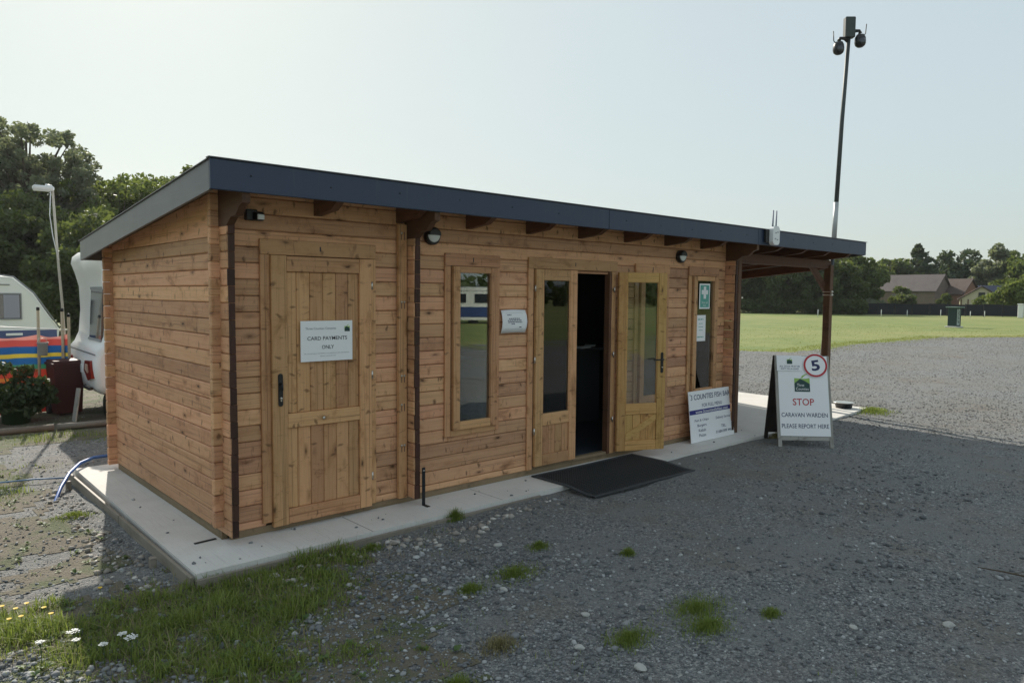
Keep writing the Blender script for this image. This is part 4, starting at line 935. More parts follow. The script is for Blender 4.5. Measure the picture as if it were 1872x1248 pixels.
for y in (0.18, 1.87):
    mb = MB(); mb.lathe([(0.10, -0.08), (0.30, -0.09), (0.32, -0.05), (0.32, 0.05), (0.30, 0.09), (0.10, 0.08)], 24, T(2.6, y, 0.32) @ Matrix.Rotation(R(90), 4, 'X')); w_ = mb.build('wheel', M_rubber, cv)
    mb = MB(); mb.lathe([(0.02, -0.095), (0.19, -0.092), (0.19, 0.092), (0.02, 0.095)], 20, T(2.6, y, 0.32) @ Matrix.Rotation(R(90), 4, 'X')); mb.build('rim', M_steel, w_)
mb = MB(); mb.box(0.15, 0.1, 0.30, 5.0, 1.95, 0.40, 0.01); mb.build('chassis', M_iron, cv)
t = thing('water_carrier', 'dark green water barrel lying beneath the white caravan rear', 'barrel', (0.75, 6.4, cz + 0.001), 0.1)
mb = MB(); mb.lathe([(0.06, 0.0), (0.17, 0.01), (0.18, 0.05), (0.18, 0.45), (0.17, 0.49), (0.06, 0.5)], 20, T(0, 0, 0.18) @ Matrix.Rotation(R(90), 4, 'Y')); mb.build('barrel', plain('green_barrel', (0.01, 0.035, 0.03), 0.5), t)
mb = MB(); mb.lathe([(0.04, 0.5), (0.04, 0.53)], 12, T(0, 0, 0.18) @ Matrix.Rotation(R(90), 4, 'Y')); mb.build('cap', M_black, t)
t = thing('scaffold_plank', 'grey plank leaning against the end of the white caravan', 'plank', (0.36, 6.3, cz))
board('plank', t, (0.0, 0.0, 0.0), (0.10, 0.05, 0.6), (0, 1, 0), 0.46, 0.20, 0.02, M_grey, 0.004)
M_ = None

c2 = thing('touring_caravan', 'older cream caravan with curved nose and blue skirt behind striped windbreak', 'caravan', (1.50, 13.6, gz(1.5, 13.6) - 0.25), 0.05)
prof2 = [(-0.25, 0.35), (-0.05, 0.6), (0.0, 1.18), (-0.22, 1.52), (-0.47, 1.95), (-0.83, 2.29), (-1.35, 2.35), (-3.6, 2.36), (-4.2, 2.2), (-4.55, 1.5), (-4.6, 0.8), (-4.3, 0.35)]
extrude_profile('body', prof2, 0, 2.0, plain('caravan_cream', (0.72, 0.73, 0.70), 0.35, 0.03, 1.5, dirt=((0.5, 0.5, 0.45), 0.2)), c2, 0.06)
mb = MB(); mb.box(-4.3, -0.012, 0.55, -0.06, 0.004, 1.17, 0.003); sk = mb.build('blue_stripe', M_blue, c2)
mb = MB(); mb.box(-4.3, -0.016, 1.165, -0.02, 0.004, 1.185, 0.003); mb.build('trim_strip', M_white, c2)
def cwin(x0, x1, z0, z1, cur=True):
    mb = MB(); mb.box(x0, -0.02, z0, x1, 0.003, z1, 0.01); w_ = mb.build('side_window', M_dglass, c2)
    for a, b, c_, d in ((x0 - .025, x1 + .025, z0 - .025, z0), (x0 - .025, x1 + .025, z1, z1 + .025), (x0 - .025, x0, z0, z1), (x1, x1 + .025, z0, z1)):
        mb = MB(); mb.box(a, -0.024, c_, b, 0.003, d, 0.003); mb.build('window_frame', M_grey_p, w_)
    if cur:
        mb = MB(); mb.box(x1 - 0.30, -0.0225, z0 + 0.01, x1 - 0.02, -0.0205, z1 - 0.01, 0.0006); mb.build('curtain', plain('pale_curtain', (0.30, 0.30, 0.36), 0.8), w_)
cwin(-1.75, -0.72, 1.42, 1.93); cwin(-3.6, -2.3, 1.42, 1.93, False)
mb = MB(); mb.tube([(-4.3, -0.012, 2.13), (-0.9, -0.012, 2.13)], 0.012, 6); mb.build('awning_rail', M_grey_p, c2)
mb = MB(); mb.tube([(-4.15, -0.015, 2.22), (-3.6, -0.015, 2.37), (-1.35, -0.015, 2.365), (-0.83, -0.015, 2.30), (-0.47, -0.015, 1.96), (0.0, -0.015, 1.19)], 0.018, 6); mb.build('edge_trim', M_grey_p, c2)
for y in (0.2, 1.8):
    mb = MB(); mb.lathe([(0.05, -0.08), (0.29, -0.08), (0.30, 0), (0.29, 0.08), (0.05, 0.08)], 20, T(-2.2, y, 0.30) @ Matrix.Rotation(R(90), 4, 'X')); mb.build('wheel', M_rubber, c2)
board('plate', c2, (-1.0, -0.03, 1.06), (1, 0, 0), (0, 0, 1), 0.30, 0.05, 0.006, M_white, 0.001)

# striped windbreak on poles
def stripes():
    m = NT('striped_canvas'); z = m.n('ShaderNodeSeparateXYZ', Vector=m.n('ShaderNodeTexCoord').outputs['Object']).outputs[2]
    f = m.math('DIVIDE', m.math('ADD', z, m.math('MULTIPLY', m.noise(m.obj(), 3.0, 2), 0.03)), 1.16)
    pal = [(0.58, 0.16, 0.13), (0.10, 0.26, 0.42), (0.62, 0.52, 0.16), (0.10, 0.29, 0.42), (0.55, 0.20, 0.13), (0.60, 0.35, 0.14), (0.55, 0.17, 0.13), (0.16, 0.38, 0.28), (0.10, 0.26, 0.46), (0.64, 0.56, 0.18), (0.09, 0.24, 0.44), (0.60, 0.21, 0.19), (0.74, 0.46, 0.42)]
    zs = [0.0, 0.12, 0.18, 0.23, 0.32, 0.44, 0.48, 0.58, 0.64, 0.72, 0.77, 0.86, 0.945]
    c = list(zip(zs, pal))
    col = m.ramp(f, c, 'CONSTANT'); d = m.n('ShaderNodeBsdfDiffuse'); m.link(col, d.inputs[0]); t_ = m.n('ShaderNodeBsdfTranslucent'); m.link(col, t_.inputs[0])
    mx = m.n('ShaderNodeMixShader', i0=0.6); m.link(d.outputs[0], mx.inputs[1]); m.link(t_.outputs[0], mx.inputs[2]); m.link(mx.outputs[0], m.out.inputs[0]); return m.m
wbz = gz(-0.5, 7.5)
wb = thing('windbreak', 'rainbow striped canvas windbreak on wooden poles beside caravans', 'windbreak', (-2.6, 7.45, wbz))
xs = [0.0, 1.05, 2.05, 2.72, 3.10]
for k, (a, b) in enumerate(zip(xs[:-1], xs[1:])):
    V = []; Fc = []; n = 12
    for i in range(n + 1):
        for j in range(5):
            s_ = i / n; x = a + (b - a) * s_; V.append((x, 0.03 * math.sin(s_ * 9 + k) + 0.05 * math.sin(math.pi * s_), 0.03 + 1.13 * j / 4 - 0.05 * math.sin(math.pi * s_) * (j / 4) ** 2))
    for i in range(n):
        for j in range(4): q = i * 5 + j; Fc.append([q, q + 5, q + 6, q + 1])
    mb = MB(); mb.add(V, Fc, True); o_ = mb.build('canvas_panel', bpy.data.materials.get('striped_canvas') or stripes(), wb)
    o_.modifiers.new('thickness', 'SOLIDIFY').thickness = 0.003
M_pole = plain('pale_pole', (0.50, 0.40, 0.27), 0.6, 0.2, 20)
for x, h in ((0.0, 1.5), (1.05, 1.5), (2.05, 1.55), (2.72, 1.52), (3.02, 1.5), (3.10, 1.42)):
    mb = MB(); mb.tube([(x, -0.035, 0.0), (x + 0.01, -0.035, h)], 0.02, 8); p_ = mb.build('pole', M_pole, wb)
    mb = MB(); mb.lathe([(0.022, 0), (0.022, 0.04), (0.01, 0.05)], 8, T(x + 0.01, -0.035, h - 0.01)); mb.build('pole_cap', M_black, p_)
mb = MB(); mb.tube([(0, -0.05, 1.33), (1.05, -0.05, 1.26), (2.05, -0.05, 1.30), (3.1, -0.05, 1.22)], 0.006, 5); mb.build('guy_line', M_white, wb)
t = thing('tin_bucket', 'small pale bucket hung on the striped windbreak', 'bucket', (0.16, 7.33, wbz + 0.86))
mb = MB(); mb.lathe([(0.055, 0), (0.058, 0.01), (0.07, 0.18), (0.075, 0.19), (0.068, 0.19), (0.055, 0.02), (0.01, 0.015)], 20); mb.build('pail', plain('dull_tin', (0.42, 0.42, 0.40), 0.45, 0.2, 10, 0.4), t)
mb = MB(); mb.tube([(-0.07, 0, 0.18), (-0.04, 0.03, 0.25), (0.04, 0.03, 0.25), (0.07, 0, 0.18)], 0.005, 6); mb.build('handle', M_steel, t)
# wheeled bin
t = thing('wheeled_bin', 'dark maroon wheeled bin standing before windbreak next to caravan', 'bin', (0.40, 7.16, wbz), 0.06)
def frustum(mb, x0, y0, x1, y1, z0, z1, k):
    V = [(x0 * k, y0 * k, z0), (x1 * k, y0 * k, z0), (x1 * k, y1 * k, z0), (x0 * k, y1 * k, z0), (x0, y0, z1), (x1, y0, z1), (x1, y1, z1), (x0, y1, z1)]
    mb.add(V, [[0, 3, 2, 1], [4, 5, 6, 7], [0, 1, 5, 4], [1, 2, 6, 5], [2, 3, 7, 6], [3, 0, 4, 7]])
M_maroon = plain('maroon_plastic', (0.060, 0.012, 0.012), 0.6, 0.15, 6)
mb = MB(); frustum(mb, -0.19, -0.22, 0.19, 0.22, 0.05, 0.73, 0.84); mb.build('body', M_maroon, t)
mb = MB(); frustum(mb, -0.205, -0.24, 0.205, 0.235, 0.73, 0.765, 1.0); frustum(mb, -0.18, -0.21, 0.18, 0.21, 0.7645, 0.80, 1.04); mb.build('lid', M_maroon, t)
mb = MB(); mb.tube([(-0.18, 0.26, 0.75), (0.18, 0.26, 0.75)], 0.015, 8); mb.build('handle_bar', M_maroon, t)
for x in (-0.17, 0.17):
    mb = MB(); mb.lathe([(0.03, -0.02), (0.09, -0.025), (0.10, 0), (0.09, 0.025), (0.03, 0.02)], 16, T(x, 0.19, 0.10) @ Matrix.Rotation(R(90), 4, 'Y')); mb.build('wheel', M_rubber, t)
Mb_ = frame((0, -0.208, 0), (1, 0, 0), (0, 0.06, 1))
bars(t, [(-0.08, 0.06, 0.52, 0.012), (-0.04, 0.10, 0.50, 0.011), (-0.12, 0.12, 0.42, 0.012), (-0.10, 0.12, 0.40, 0.012), (-0.10, 0.09, 0.38, 0.012), (-0.07, 0.07, 0.36, 0.012)], M_white_print, Mb_, 0.004)
# lamp on a pole
t = thing('lamp_pole', 'slim crooked pole with white flood lamp and dangling cable beside caravan', 'lamp', (0.50, 7.6, wbz))
mb = MB(); mb.tube([(0.0, 0, 0), (-0.01, 0, 0.9), (-0.03, 0, 1.6), (-0.065, 0, 2.2), (-0.11, 0, 3.30)], [0.022, 0.021, 0.019, 0.017, 0.016], 10); mb.build('pole', plain('peeling_pole', (0.55, 0.50, 0.42), 0.6, 0.3, 6), t)
mb = MB(); mb.box(-0.36, -0.05, 3.25, -0.09, 0.05, 3.32, 0.02); mb.tube([(-0.12, 0, 3.30), (-0.2, 0, 3.31)], 0.04, 10); lh = mb.build('lamp_head', M_white, t)
mb = MB(); mb.box(-0.35, -0.04, 3.240, -0.15, 0.04, 3.249, 0.002); mb.build('lamp_lens', M_diff, lh)
mb = MB(); mb.tube([(-0.14, -0.03, 3.24), (-0.16, -0.03, 2.9), (-0.13, -0.03, 2.6), (-0.07, -0.03, 2.25)], 0.007, 6); mb.build('cable', M_white, t)
# potted bush
def leaf_cloud(name, centres, radii, n_per, size, mat, parent=None, M=None, seed=1, flat_=0.6, lw=0.55):
    g = np.random.default_rng(seed); P = []
    for c_, r_, n_ in zip(centres, radii, n_per):
        d = g.normal(size=(n_, 3)); d /= np.linalg.norm(d, axis=1)[:, None]; rad = r_ * g.uniform(0.25, 1, (n_, 1)) ** 0.5
        P.append(np.asarray(c_) + d * rad * np.array([1, 1, flat_ if np.isscalar(flat_) else 1]))
    P = np.concatenate(P); n_ = len(P)
    a = g.normal(size=(n_, 3)); a /= np.linalg.norm(a, axis=1)[:, None]; b = g.normal(size=(n_, 3)); b -= a * (a * b).sum(1)[:, None]; b /= np.linalg.norm(b, axis=1)[:, None]
    s_ = size * g.uniform(0.55, 1.3, (n_, 1)); a = a * s_; b = b * s_ * lw
    V = np.stack([P - a, P - a * 0.1 + b, P + a, P - a * 0.1 - b], 1).reshape(-1, 3)
    return link(name, fast_mesh(name, V, np.arange(n_ * 4), 4, mat), None, parent, M)
t = thing('potted_bush', 'leafy dark green bush in a green pot before the windbreak', 'bush', (-0.26, 6.75, gz(-.2, 6.6) + 0.0))
mb = MB(); mb.lathe([(0.16, 0), (0.18, 0.18), (0.20, 0.18), (0.20, 0.21), (0.17, 0.21), (0.16, 0.17), (0.02, 0.16)], 20); mb.build('pot', plain('green_pot', (0.03, 0.07, 0.03), 0.5), t)
g = np.random.default_rng(3); cs = [(g.uniform(-.42, .36), g.uniform(-.2, .2), g.uniform(.18, .56)) for _ in range(26)] + [(0.1, 0, .70), (-0.15, 0.0, .76)]
leaf_cloud('foliage', cs, [0.15] * 28, [190] * 28, 0.036, ML[4], t, None, 4)
mb = MB()
for c_ in cs[::3]: mb.tube([(0, 0, 0.17), (c_[0] * 0.5, c_[1] * 0.5, 0.17 + (c_[2] - .17) * 0.5), c_], [0.014, 0.010, 0.005], 5)
mb.build('stem', M_stem, t)
# log edging and hose
t = thing('log_edging', 'long pale pole laid as an edging across the left ground', 'pole', (0, 0, 0))
mb = MB(); mb.tube([(-2.6, 6.15, gz(-2.6, 6) + 0.04), (-1.1, 6.02, gz(-1, 6) + 0.035), (0.02, 5.86, gz(0, 6) + 0.04)], 0.045, 10); mb.build('pole', M_shut, t)
mb = MB(); mb.tube([(0.05, 5.84, gz(0, 6) + 0.045), (0.9, 5.66, gz(.9, 6) + 0.04)], 0.042, 10); mb.build('pole', M_shut, t)
M_hose = plain('blue_pipe', (0.03, 0.12, 0.40), 0.4)
t = thing('blue_hose', 'blue water hose curving from the back corner onto grass', 'hose', (0, 0, 0))
mb = MB(); mb.tube([(0.1, 3.35, 0.02), (-0.10, 3.22, 0.045), (-0.26, 3.0, 0.05), (-0.40, 2.72, 0.03), (-0.52, 2.45, -0.03), (-0.60, 2.25, -0.10), (-0.63, 2.2, -0.13)], 0.016, 8); mb.build('hose', M_hose, t)
t = thing('thin_hose', 'thin pale blue pipe lying straight on the grass left', 'hose', (0, 0, 0))
mb = MB(); mb.tube([(-0.35, 2.95, gz(-.35, 3) + 0.02), (-0.62, 3.05, gz(-.6, 3) + 0.03), (-1.2, 3.2, gz(-1.2, 3) + 0.02)], 0.008, 6); mb.build('hose', plain('pale_blue_pipe', (0.12, 0.22, 0.36), 0.5), t)

# ------------------------------------------------------------------ trees
def tree(name, label, bearing, dist, top, width, base, mat, seed, n=7000, leaf=0.30, group=None, cat='tree', shape='round', clumps=42, cr_=0.20, gnd=-0.04, depthw=None, lw=0.6):
    g = np.random.default_rng(seed); x, y = polar(bearing, dist)
    t = thing(name, label, cat, (x, y, gnd), g.uniform(0, 6.28), group)
    H = top - gnd; B = base; rxy = width / 2; C = []; Rr = []
    for _ in range(clumps):
        if shape == 'cone':
            f = g.uniform(0, 1) ** 0.8; z = B + (H - B) * f * 0.97; r = rxy * (1 - f) ** 0.85 * g.uniform(0.35, 1.0); a = g.uniform(0, 6.28)
            C.append((r * math.cos(a), r * math.sin(a), z)); Rr.append(max(0.12 * width * (1.15 - f), 0.25))
        elif shape == 'column':
            z = B + (H - B) * g.uniform(0, 1); k = math.sin(math.pi * min(0.98, max(0.08, (z - B) / (H - B))) ** 0.75); r = rxy * k * g.uniform(0.2, 1); a = g.uniform(0, 6.28)
            C.append((r * math.cos(a), r * math.sin(a), z)); Rr.append(width * cr_ * g.uniform(0.6, 1.2))
        else:
            d = g.normal(size=3); d /= np.linalg.norm(d); k = g.uniform(0.08, 1.0) ** 0.42
            C.append((d[0] * rxy * k, d[1] * rxy * k, (H + B) / 2 + d[2] * (H - B) / 2 * k * 0.92)); Rr.append(width * cr_ * g.uniform(0.55, 1.25))
    tot = sum(r ** 2 for r in Rr); per = [max(20, int(n * r ** 2 / tot)) for r in Rr]
    leaf_cloud('crown', C, Rr, per, leaf, mat, t, None, seed + 100, 0.75, lw)
    mb = MB(); th = max(0.10, H * 0.028)
    mb.tube([(0, 0, -0.05), (0.02 * H * g.normal(), 0.01, H * 0.3), (0.02 * H * g.normal(), 0.02 * H * g.normal(), H * 0.62), (0, 0, H * 0.9)], [th, th * 0.75, th * 0.45, th * 0.1], 8)
    for c_ in C[::3]:
        z0 = min(H * 0.75, max(B * 0.5, c_[2] * 0.55)); mb.tube([(0, 0, z0), (c_[0] * 0.45, c_[1] * 0.45, z0 + (c_[2] - z0) * 0.55), c_], [th * 0.38, th * 0.22, th * 0.06], 5)
    mb.build('trunk', M_bark, t); return t
gl = 'trees behind the caravans'
tree('ash_tree', 'tall airy grey-green tree rising highest at far left', 8.6, 41, 9.9, 6.2, 3.2, ML[3], 1, 30000, 0.095, gl, clumps=260, cr_=0.062)
tree('ash_tree', 'airy grey-green tree cut by the left picture edge', 5.6, 43, 9.2, 6.0, 3.0, ML[3], 2, 20000, 0.10, gl, clumps=190, cr_=0.065)
tree('broadleaf_tree', 'dense dark tree directly behind the lamp pole', 10.8, 36, 5.6, 6.0, 0.2, ML[0], 3, 24000, 0.11, gl, clumps=120, cr_=0.105)
tree('broadleaf_tree', 'dark tree above the cream caravan at picture left', 7.2, 37, 5.9, 6.2, 0.2, ML[0], 4, 22000, 0.11, gl, clumps=110, cr_=0.105)
tree('broadleaf_tree', 'yellow-green tree in sun above the roof back corner', 13.8, 40, 7.7, 6.8, 0.6, ML[2], 5, 24000, 0.115, gl, clumps=110, cr_=0.10)
tree('broadleaf_tree', 'sunlit green tree whose crown meets the sloping fascia', 17.2, 42, 8.3, 6.4, 0.6, ML[2], 6, 18000, 0.12, gl, clumps=90, cr_=0.105)
tree('broadleaf_tree', 'mid-green tree filling the gap beside the sloping fascia', 15.5, 43, 8.0, 6.2, 0.6, ML[1], 12, 18000, 0.12, gl, clumps=90, cr_=0.105)
tree('broadleaf_tree', 'small tree top peeping above the front roof corner', 18.6, 46, 9.2, 4.6, 1.0, ML[1], 7, 9000, 0.13, gl, clumps=60, cr_=0.11)
tree('broadleaf_tree', 'very dark tree behind the white caravan roof', 13.0, 33, 4.6, 6.4, 0.0, ML[0], 8, 24000, 0.11, gl, clumps=120, cr_=0.105)
tree('broadleaf_tree', 'dark low tree at the extreme left behind caravan roof', 3.8, 36, 5.8, 6.0, 0.2, ML[0], 9, 14000, 0.12, gl, clumps=80, cr_=0.11)
tree('broadleaf_tree', 'dark bushy tree hidden mostly by the cabin left wall', 17.0, 36, 5.4, 6.0, 0.2, ML[0], 10, 12000, 0.12, gl, clumps=70, cr_=0.12)
gr = 'trees along the far edge of the meadow'
R_ = [(58.6, 88, 7.6, 8, 0), (60.6, 90, 8.2, 9, 1), (62.6, 86, 7.4, 8.5, 0), (64.4, 90, 8.0, 9, 0), (65.6, 86, 6.8, 7.0, 0), (66.6, 92, 7.2, 7.0, 1), (67.5, 97, 6.4, 5.5, 1)]
nm = ['mid-green tree seen just right of the cabin corner post', 'broad green tree filling the canopy opening on the left', 'dark tree in the middle of the canopy opening', 'dark tree close to the canopy knee brace', 'very dark tree immediately right of the canopy post', 'green rounded tree left of the brown barn', 'pale green tree whose edge overlaps the barn roof']
for k, (b, d, h, w, mi) in enumerate(R_):
    tree('broadleaf_tree', nm[k], b, d, h, w, 0.1, ML[mi], 20 + k, 14000, 0.19, gr, clumps=90, cr_=0.115)
tree('conifer_tree', 'dark pointed conifer standing behind the long barn', 71.0, 131, 10.3, 11.5, 0.5, ML[4], 31, 10000, 0.34, gr, shape='cone', clumps=90)
tree('broadleaf_tree', 'dark round tree behind the gap between the barns', 73.3, 130, 9.0, 9.0, 0.5, ML[4], 32, 8000, 0.34, gr, clumps=50, cr_=0.16)
tree('broadleaf_tree', 'feathery tree rising above trees left of conifer', 69.4, 128, 8.2, 8.0, 0.5, ML[1], 33, 7000, 0.34, gr, clumps=46, cr_=0.15)
tree('broadleaf_tree', 'low mid-green tree above the half-timbered house', 74.7, 135, 6.6, 9.0, 0.3, ML[1], 34, 6000, 0.36, gr, clumps=44, cr_=0.16)
tree('birch_tree', 'tall pale grey birch above the dark solar roof', 75.6, 125, 9.2, 6.4, 0.8, ML[3], 35, 7000, 0.26, gr, shape='column', clumps=50, cr_=0.14)
tree('birch_tree', 'second pale birch with darker leaves beside the first', 76.3, 128, 8.6, 5.6, 0.8, ML[1], 36, 6000, 0.28, gr, shape='column', clumps=44, cr_=0.14)
tree('broadleaf_tree', 'mid-green tree cut by the right picture edge', 77.4, 122, 8.2, 8.0, 0.3, ML[1], 37, 7000, 0.32, gr, clumps=46, cr_=0.15)
tree('garden_shrub', 'bright lime shrub above the fence at right edge', 76.9, 92, 4.3, 5.0, 0.2, ML[2], 38, 6000, 0.2, gr, 'shrub', clumps=44, cr_=0.15)
tree('garden_shrub', 'dark rounded shrub against the long barn wall', 70.0, 100, 3.1, 3.4, 0.1, ML[0], 39, 3500, 0.18, gr, 'shrub', clumps=30, cr_=0.18)
tree('garden_shrub', 'low green shrub below the solar roof house', 75.7, 96, 2.2, 3.6, 0.1, ML[1], 40, 2500, 0.18, gr, 'shrub', clumps=26, cr_=0.18)
tree('garden_shrub', 'small dark shrub between the two brick barns', 72.7, 101, 2.4, 1.6, 0.1, ML[0], 41, 1500, 0.16, gr, 'shrub', clumps=20, cr_=0.2)
tree('garden_shrub', 'greyish mound of brambles left of the black fence', 68.0, 88, 1.5, 3.8, 0.0, ML[3], 42, 2200, 0.15, gr, 'shrub', clumps=30, cr_=0.14)

hx, hy = polar(57.0, 84); hx2, hy2 = polar(67.8, 84); g = np.random.default_rng(91)
hd = thing('field_hedge', 'low dark hedge under the trees at the far meadow edge', 'hedge', (hx, hy, -0.05))
fr_ = np.linspace(0, 1, 60); leaf_cloud('foliage', [((hx2 - hx) * f + g.normal() * .3, (hy2 - hy) * f + g.normal() * .3, 0.75 + g.uniform(-.2, .35)) for f in fr_], [0.8] * 60, [170] * 60, 0.17, ML[0], hd, None, 92, 1.0)
mb = MB()
for f in fr_[::3]: mb.tube([((hx2 - hx) * f, (hy2 - hy) * f, 0), ((hx2 - hx) * f, (hy2 - hy) * f, 0.9)], [0.05, 0.02], 5)
tag(mb.build('stems', M_bark, hd), kind='stuff')
# ------------------------------------------------------------------ houses beyond the fence
def brick(name, a, b):
    m = NT(name); o = m.obj(); bt = m.n('ShaderNodeTexBrick', Vector=m.vmath('ADD', m.n('ShaderNodeMapping', Vector=o, Rotation=(R(90), 0, 0)).outputs[0], (0.0, 0.0, 0.0)), Scale=2.0)
    bt.inputs['Color1'].default_value = (*a, 1); bt.inputs['Color2'].default_value = (*b, 1); bt.inputs['Mortar'].default_value = (0.25, 0.22, 0.19, 1)
    n = m.noise(o, 0.8, 5, 0.65); col = m.mix(m.math('MULTIPLY', m.smooth(n, 0.4, 0.7), 0.5), bt.outputs[0], tuple(0.7 * c for c in a)); m.bsdf(col, 0.9, bt.outputs['Fac'], 0.3, 0.01); return m.m
def tiles(name, a, b):
    m = NT(name); o = m.obj(); n = m.noise(o, 0.9, 6, 0.7); w = m.n('ShaderNodeTexBrick', Vector=o, Scale=3.0); w.inputs['Color1'].default_value = (*a, 1); w.inputs['Color2'].default_value = (*b, 1); w.inputs['Mortar'].default_value = (*(0.5 * c for c in a), 1)
    m.bsdf(m.mix(m.math('MULTIPLY', m.smooth(n, 0.45, 0.75), 0.6), w.outputs[0], tuple(0.6 * c for c in b)), 0.85, w.outputs['Fac'], 0.4, 0.02); return m.m
MBr1 = brick('barn_brick', (0.17, 0.125, 0.10), (0.135, 0.10, 0.085)); MBr2 = brick('orange_brick', (0.30, 0.15, 0.09), (0.25, 0.12, 0.075))
MT1 = tiles('old_tiles', (0.135, 0.112, 0.108), (0.105, 0.088, 0.086)); MT2 = tiles('brown_tiles', (0.125, 0.088, 0.072), (0.095, 0.066, 0.055))
def house(name, label, bearing, dist, L, W, eave, ridge, wall, roof, wins, turn=0.0, gable_front=False):
    x, y = polar(bearing, dist); t = thing(name, label, 'house', (x, y, -0.05), -R(bearing) + turn)
    mb = MB(); hw, hl = W / 2, L / 2
    mb.add([(-hl, -hw, 0), (hl, -hw, 0), (hl, hw, 0), (-hl, hw, 0), (-hl, -hw, eave), (hl, -hw, eave), (hl, hw, eave), (-hl, hw, eave), (-hl, 0, ridge), (hl, 0, ridge)],
           [[0, 1, 5, 4], [2, 3, 7, 6], [1, 2, 6, 9, 5], [3, 0, 4, 8, 7]]); mb.build('wall', wall, t)
    ov = 0.25; k = (ridge - eave) / hw
    for s_ in (-1, 1):
        V = [(-hl - ov, s_ * (hw + ov), eave - k * ov + 0.06), (hl + ov, s_ * (hw + ov), eave - k * ov + 0.06), (hl + ov, 0, ridge + 0.06), (-hl - ov, 0, ridge + 0.06)]
        V += [(a, b, c_ + 0.12) for a, b, c_ in V]
        mb = MB(); mb.add(V, [[0, 1, 2, 3], [4, 5, 6, 7], [0, 1, 5, 4], [1, 2, 6, 5], [2, 3, 7, 6], [3, 0, 4, 7]]); mb.build('roof', roof, t)
    for (wx, wz, ww, wh) in wins:
        mb = MB(); mb.box(wx - ww / 2, -hw - 0.04, wz, wx + ww / 2, -hw + 0.02, wz + wh, 0.01); w_ = mb.build('window', M_dglass, t)
        for a, b, c_, d in ((wx - ww / 2 - .07, wx + ww / 2 + .07, wz - .10, wz), (wx - ww / 2 - .07, wx + ww / 2 + .07, wz + wh, wz + wh + .08), (wx - .03, wx + .03, wz, wz + wh)):
            mb = MB(); mb.box(a, -hw - 0.07, c_, b, -hw + 0.01, d, 0.005); mb.build('frame', M_white if wh > 1.2 else M_grey_p, w_)
    return t
house('long_barn', 'long brown barn with grey-purple tiled roof beyond fence', 70.65, 116, 8.4, 5.0, 2.75, 4.85, MBr1, MT1, [(-0.9, 1.35, 0.75, 0.85), (1.3, 1.35, 0.9, 0.9)], R(-24))
house('brick_barn', 'shorter orange brick barn with brown roof right of long barn', 73.2, 117, 4.4, 4.4, 2.4, 4.3, MBr2, MT2, [(-0.8, 0.9, 0.6, 0.7)], R(-26))
t = house('half_timbered_house', 'gabled house with pale half-timbered lower storey', 74.75, 110, 4.0, 4.6, 1.7, 3.2, plain('cream_render', (0.50, 0.45, 0.34), 0.85, 0.1, 2), MT2, [], R(92))
for k in range(7): board('wall_stud', t, (-2.06, -2.25 + 0.72 * k, 0.0), (0, 0, 1), (0, 1, 0), 1.7, 0.12, 0.05, M_post, 0.01)
mb = MB(); mb.box(-2.10, -0.35, 1.85, -2.0, 0.35, 2.55, 0.02); w_ = mb.build('window', M_dglass, t)
mb = MB(); mb.box(-2.13, -0.45, 1.75, -2.03, 0.45, 1.84, 0.01); mb.build('frame', M_white, w_)
house('solar_roof_house', 'low house with dark blue solar panels on roof', 75.9, 118, 6.0, 5.0, 1.6, 3.4, MBr1, plain('solar_panels', (0.015, 0.02, 0.045), 0.15), [], R(4))

# ------------------------------------------------------------------ fence, bin and markers in the meadow
pa, pb = polar(67.6, 86), polar(77.0, 88)
fd = Vector((pb[0] - pa[0], pb[1] - pa[1], 0)); fl = fd.length
fn = thing('mesh_fence', 'long low black fence along the far side of meadow', 'fence', (pa[0], pa[1], -0.05), math.atan2(fd.y, fd.x))
M_fence = plain('black_netting', (0.010, 0.011, 0.016), 0.8, 0.3, 2)
nP = 9
for k in range(nP):
    a, b = fl * k / nP, fl * (k + 1) / nP
    mb = MB(); mb.box(a + 0.06, -0.01, 0.04, b - 0.06, 0.01, 1.18 + 0.04 * math.sin(k * 2.1), 0.004); mb.build('netting_panel', M_fence, fn)
for k in range(nP + 1):
    mb = MB(); mb.box(fl * k / nP - 0.05, -0.05, 0, fl * k / nP + 0.05, 0.05, 1.25, 0.01); mb.build('post', M_fence, fn)
for k, (b, d, h) in enumerate(((64.8, 70, 0.7), (68.9, 76, 0.7), (70.5, 80, 0.62), (72.5, 80, 0.7), (74.2, 80, 0.6), (75.0, 82, 0.62))):
    x, y = polar(b, d); lb = ['white marker peg farthest left on the meadow, below canopy', 'white marker peg in front of barn shrub', 'white marker peg before the long barn window', 'white marker peg left of the green bin', 'short white peg just right of the green bin', 'white marker peg farthest right on the meadow'][k]
    t = thing('marker_peg', lb, 'marker', (x, y, -0.05), 0, 'white pegs along the meadow')
    mb = MB(); mb.tube([(0, 0, 0), (0, 0, h)], 0.03, 8); mb.build('peg', M_white, t)
    mb = MB(); mb.box(-0.06, -0.01, h - 0.12, 0.06, 0.01, h, 0.004); mb.build('number_tag', M_white, t)
x, y = polar(76.95, 84); t = thing('white_gatepost', 'white gatepost at the right end of the black fence', 'post', (x, y, -0.05))
mb = MB(); mb.box(-0.25, -0.2, 0, 0.25, 0.2, 1.25, 0.03); mb.build('post', M_white, t); mb = MB(); mb.box(-0.3, -0.25, 1.2505, 0.3, 0.25, 1.33, 0.02); mb.build('cap', M_white, t)
x, y = polar(73.3, 52.0); t = thing('meadow_bin', 'dark green boxed litter bin with flat lid standing alone on meadow', 'bin', (x, y, gz(x, y) - 0.012), -R(73.3) - R(28))
M_bin = plain('bin_green', (0.008, 0.032, 0.032), 0.6, 0.15, 3)
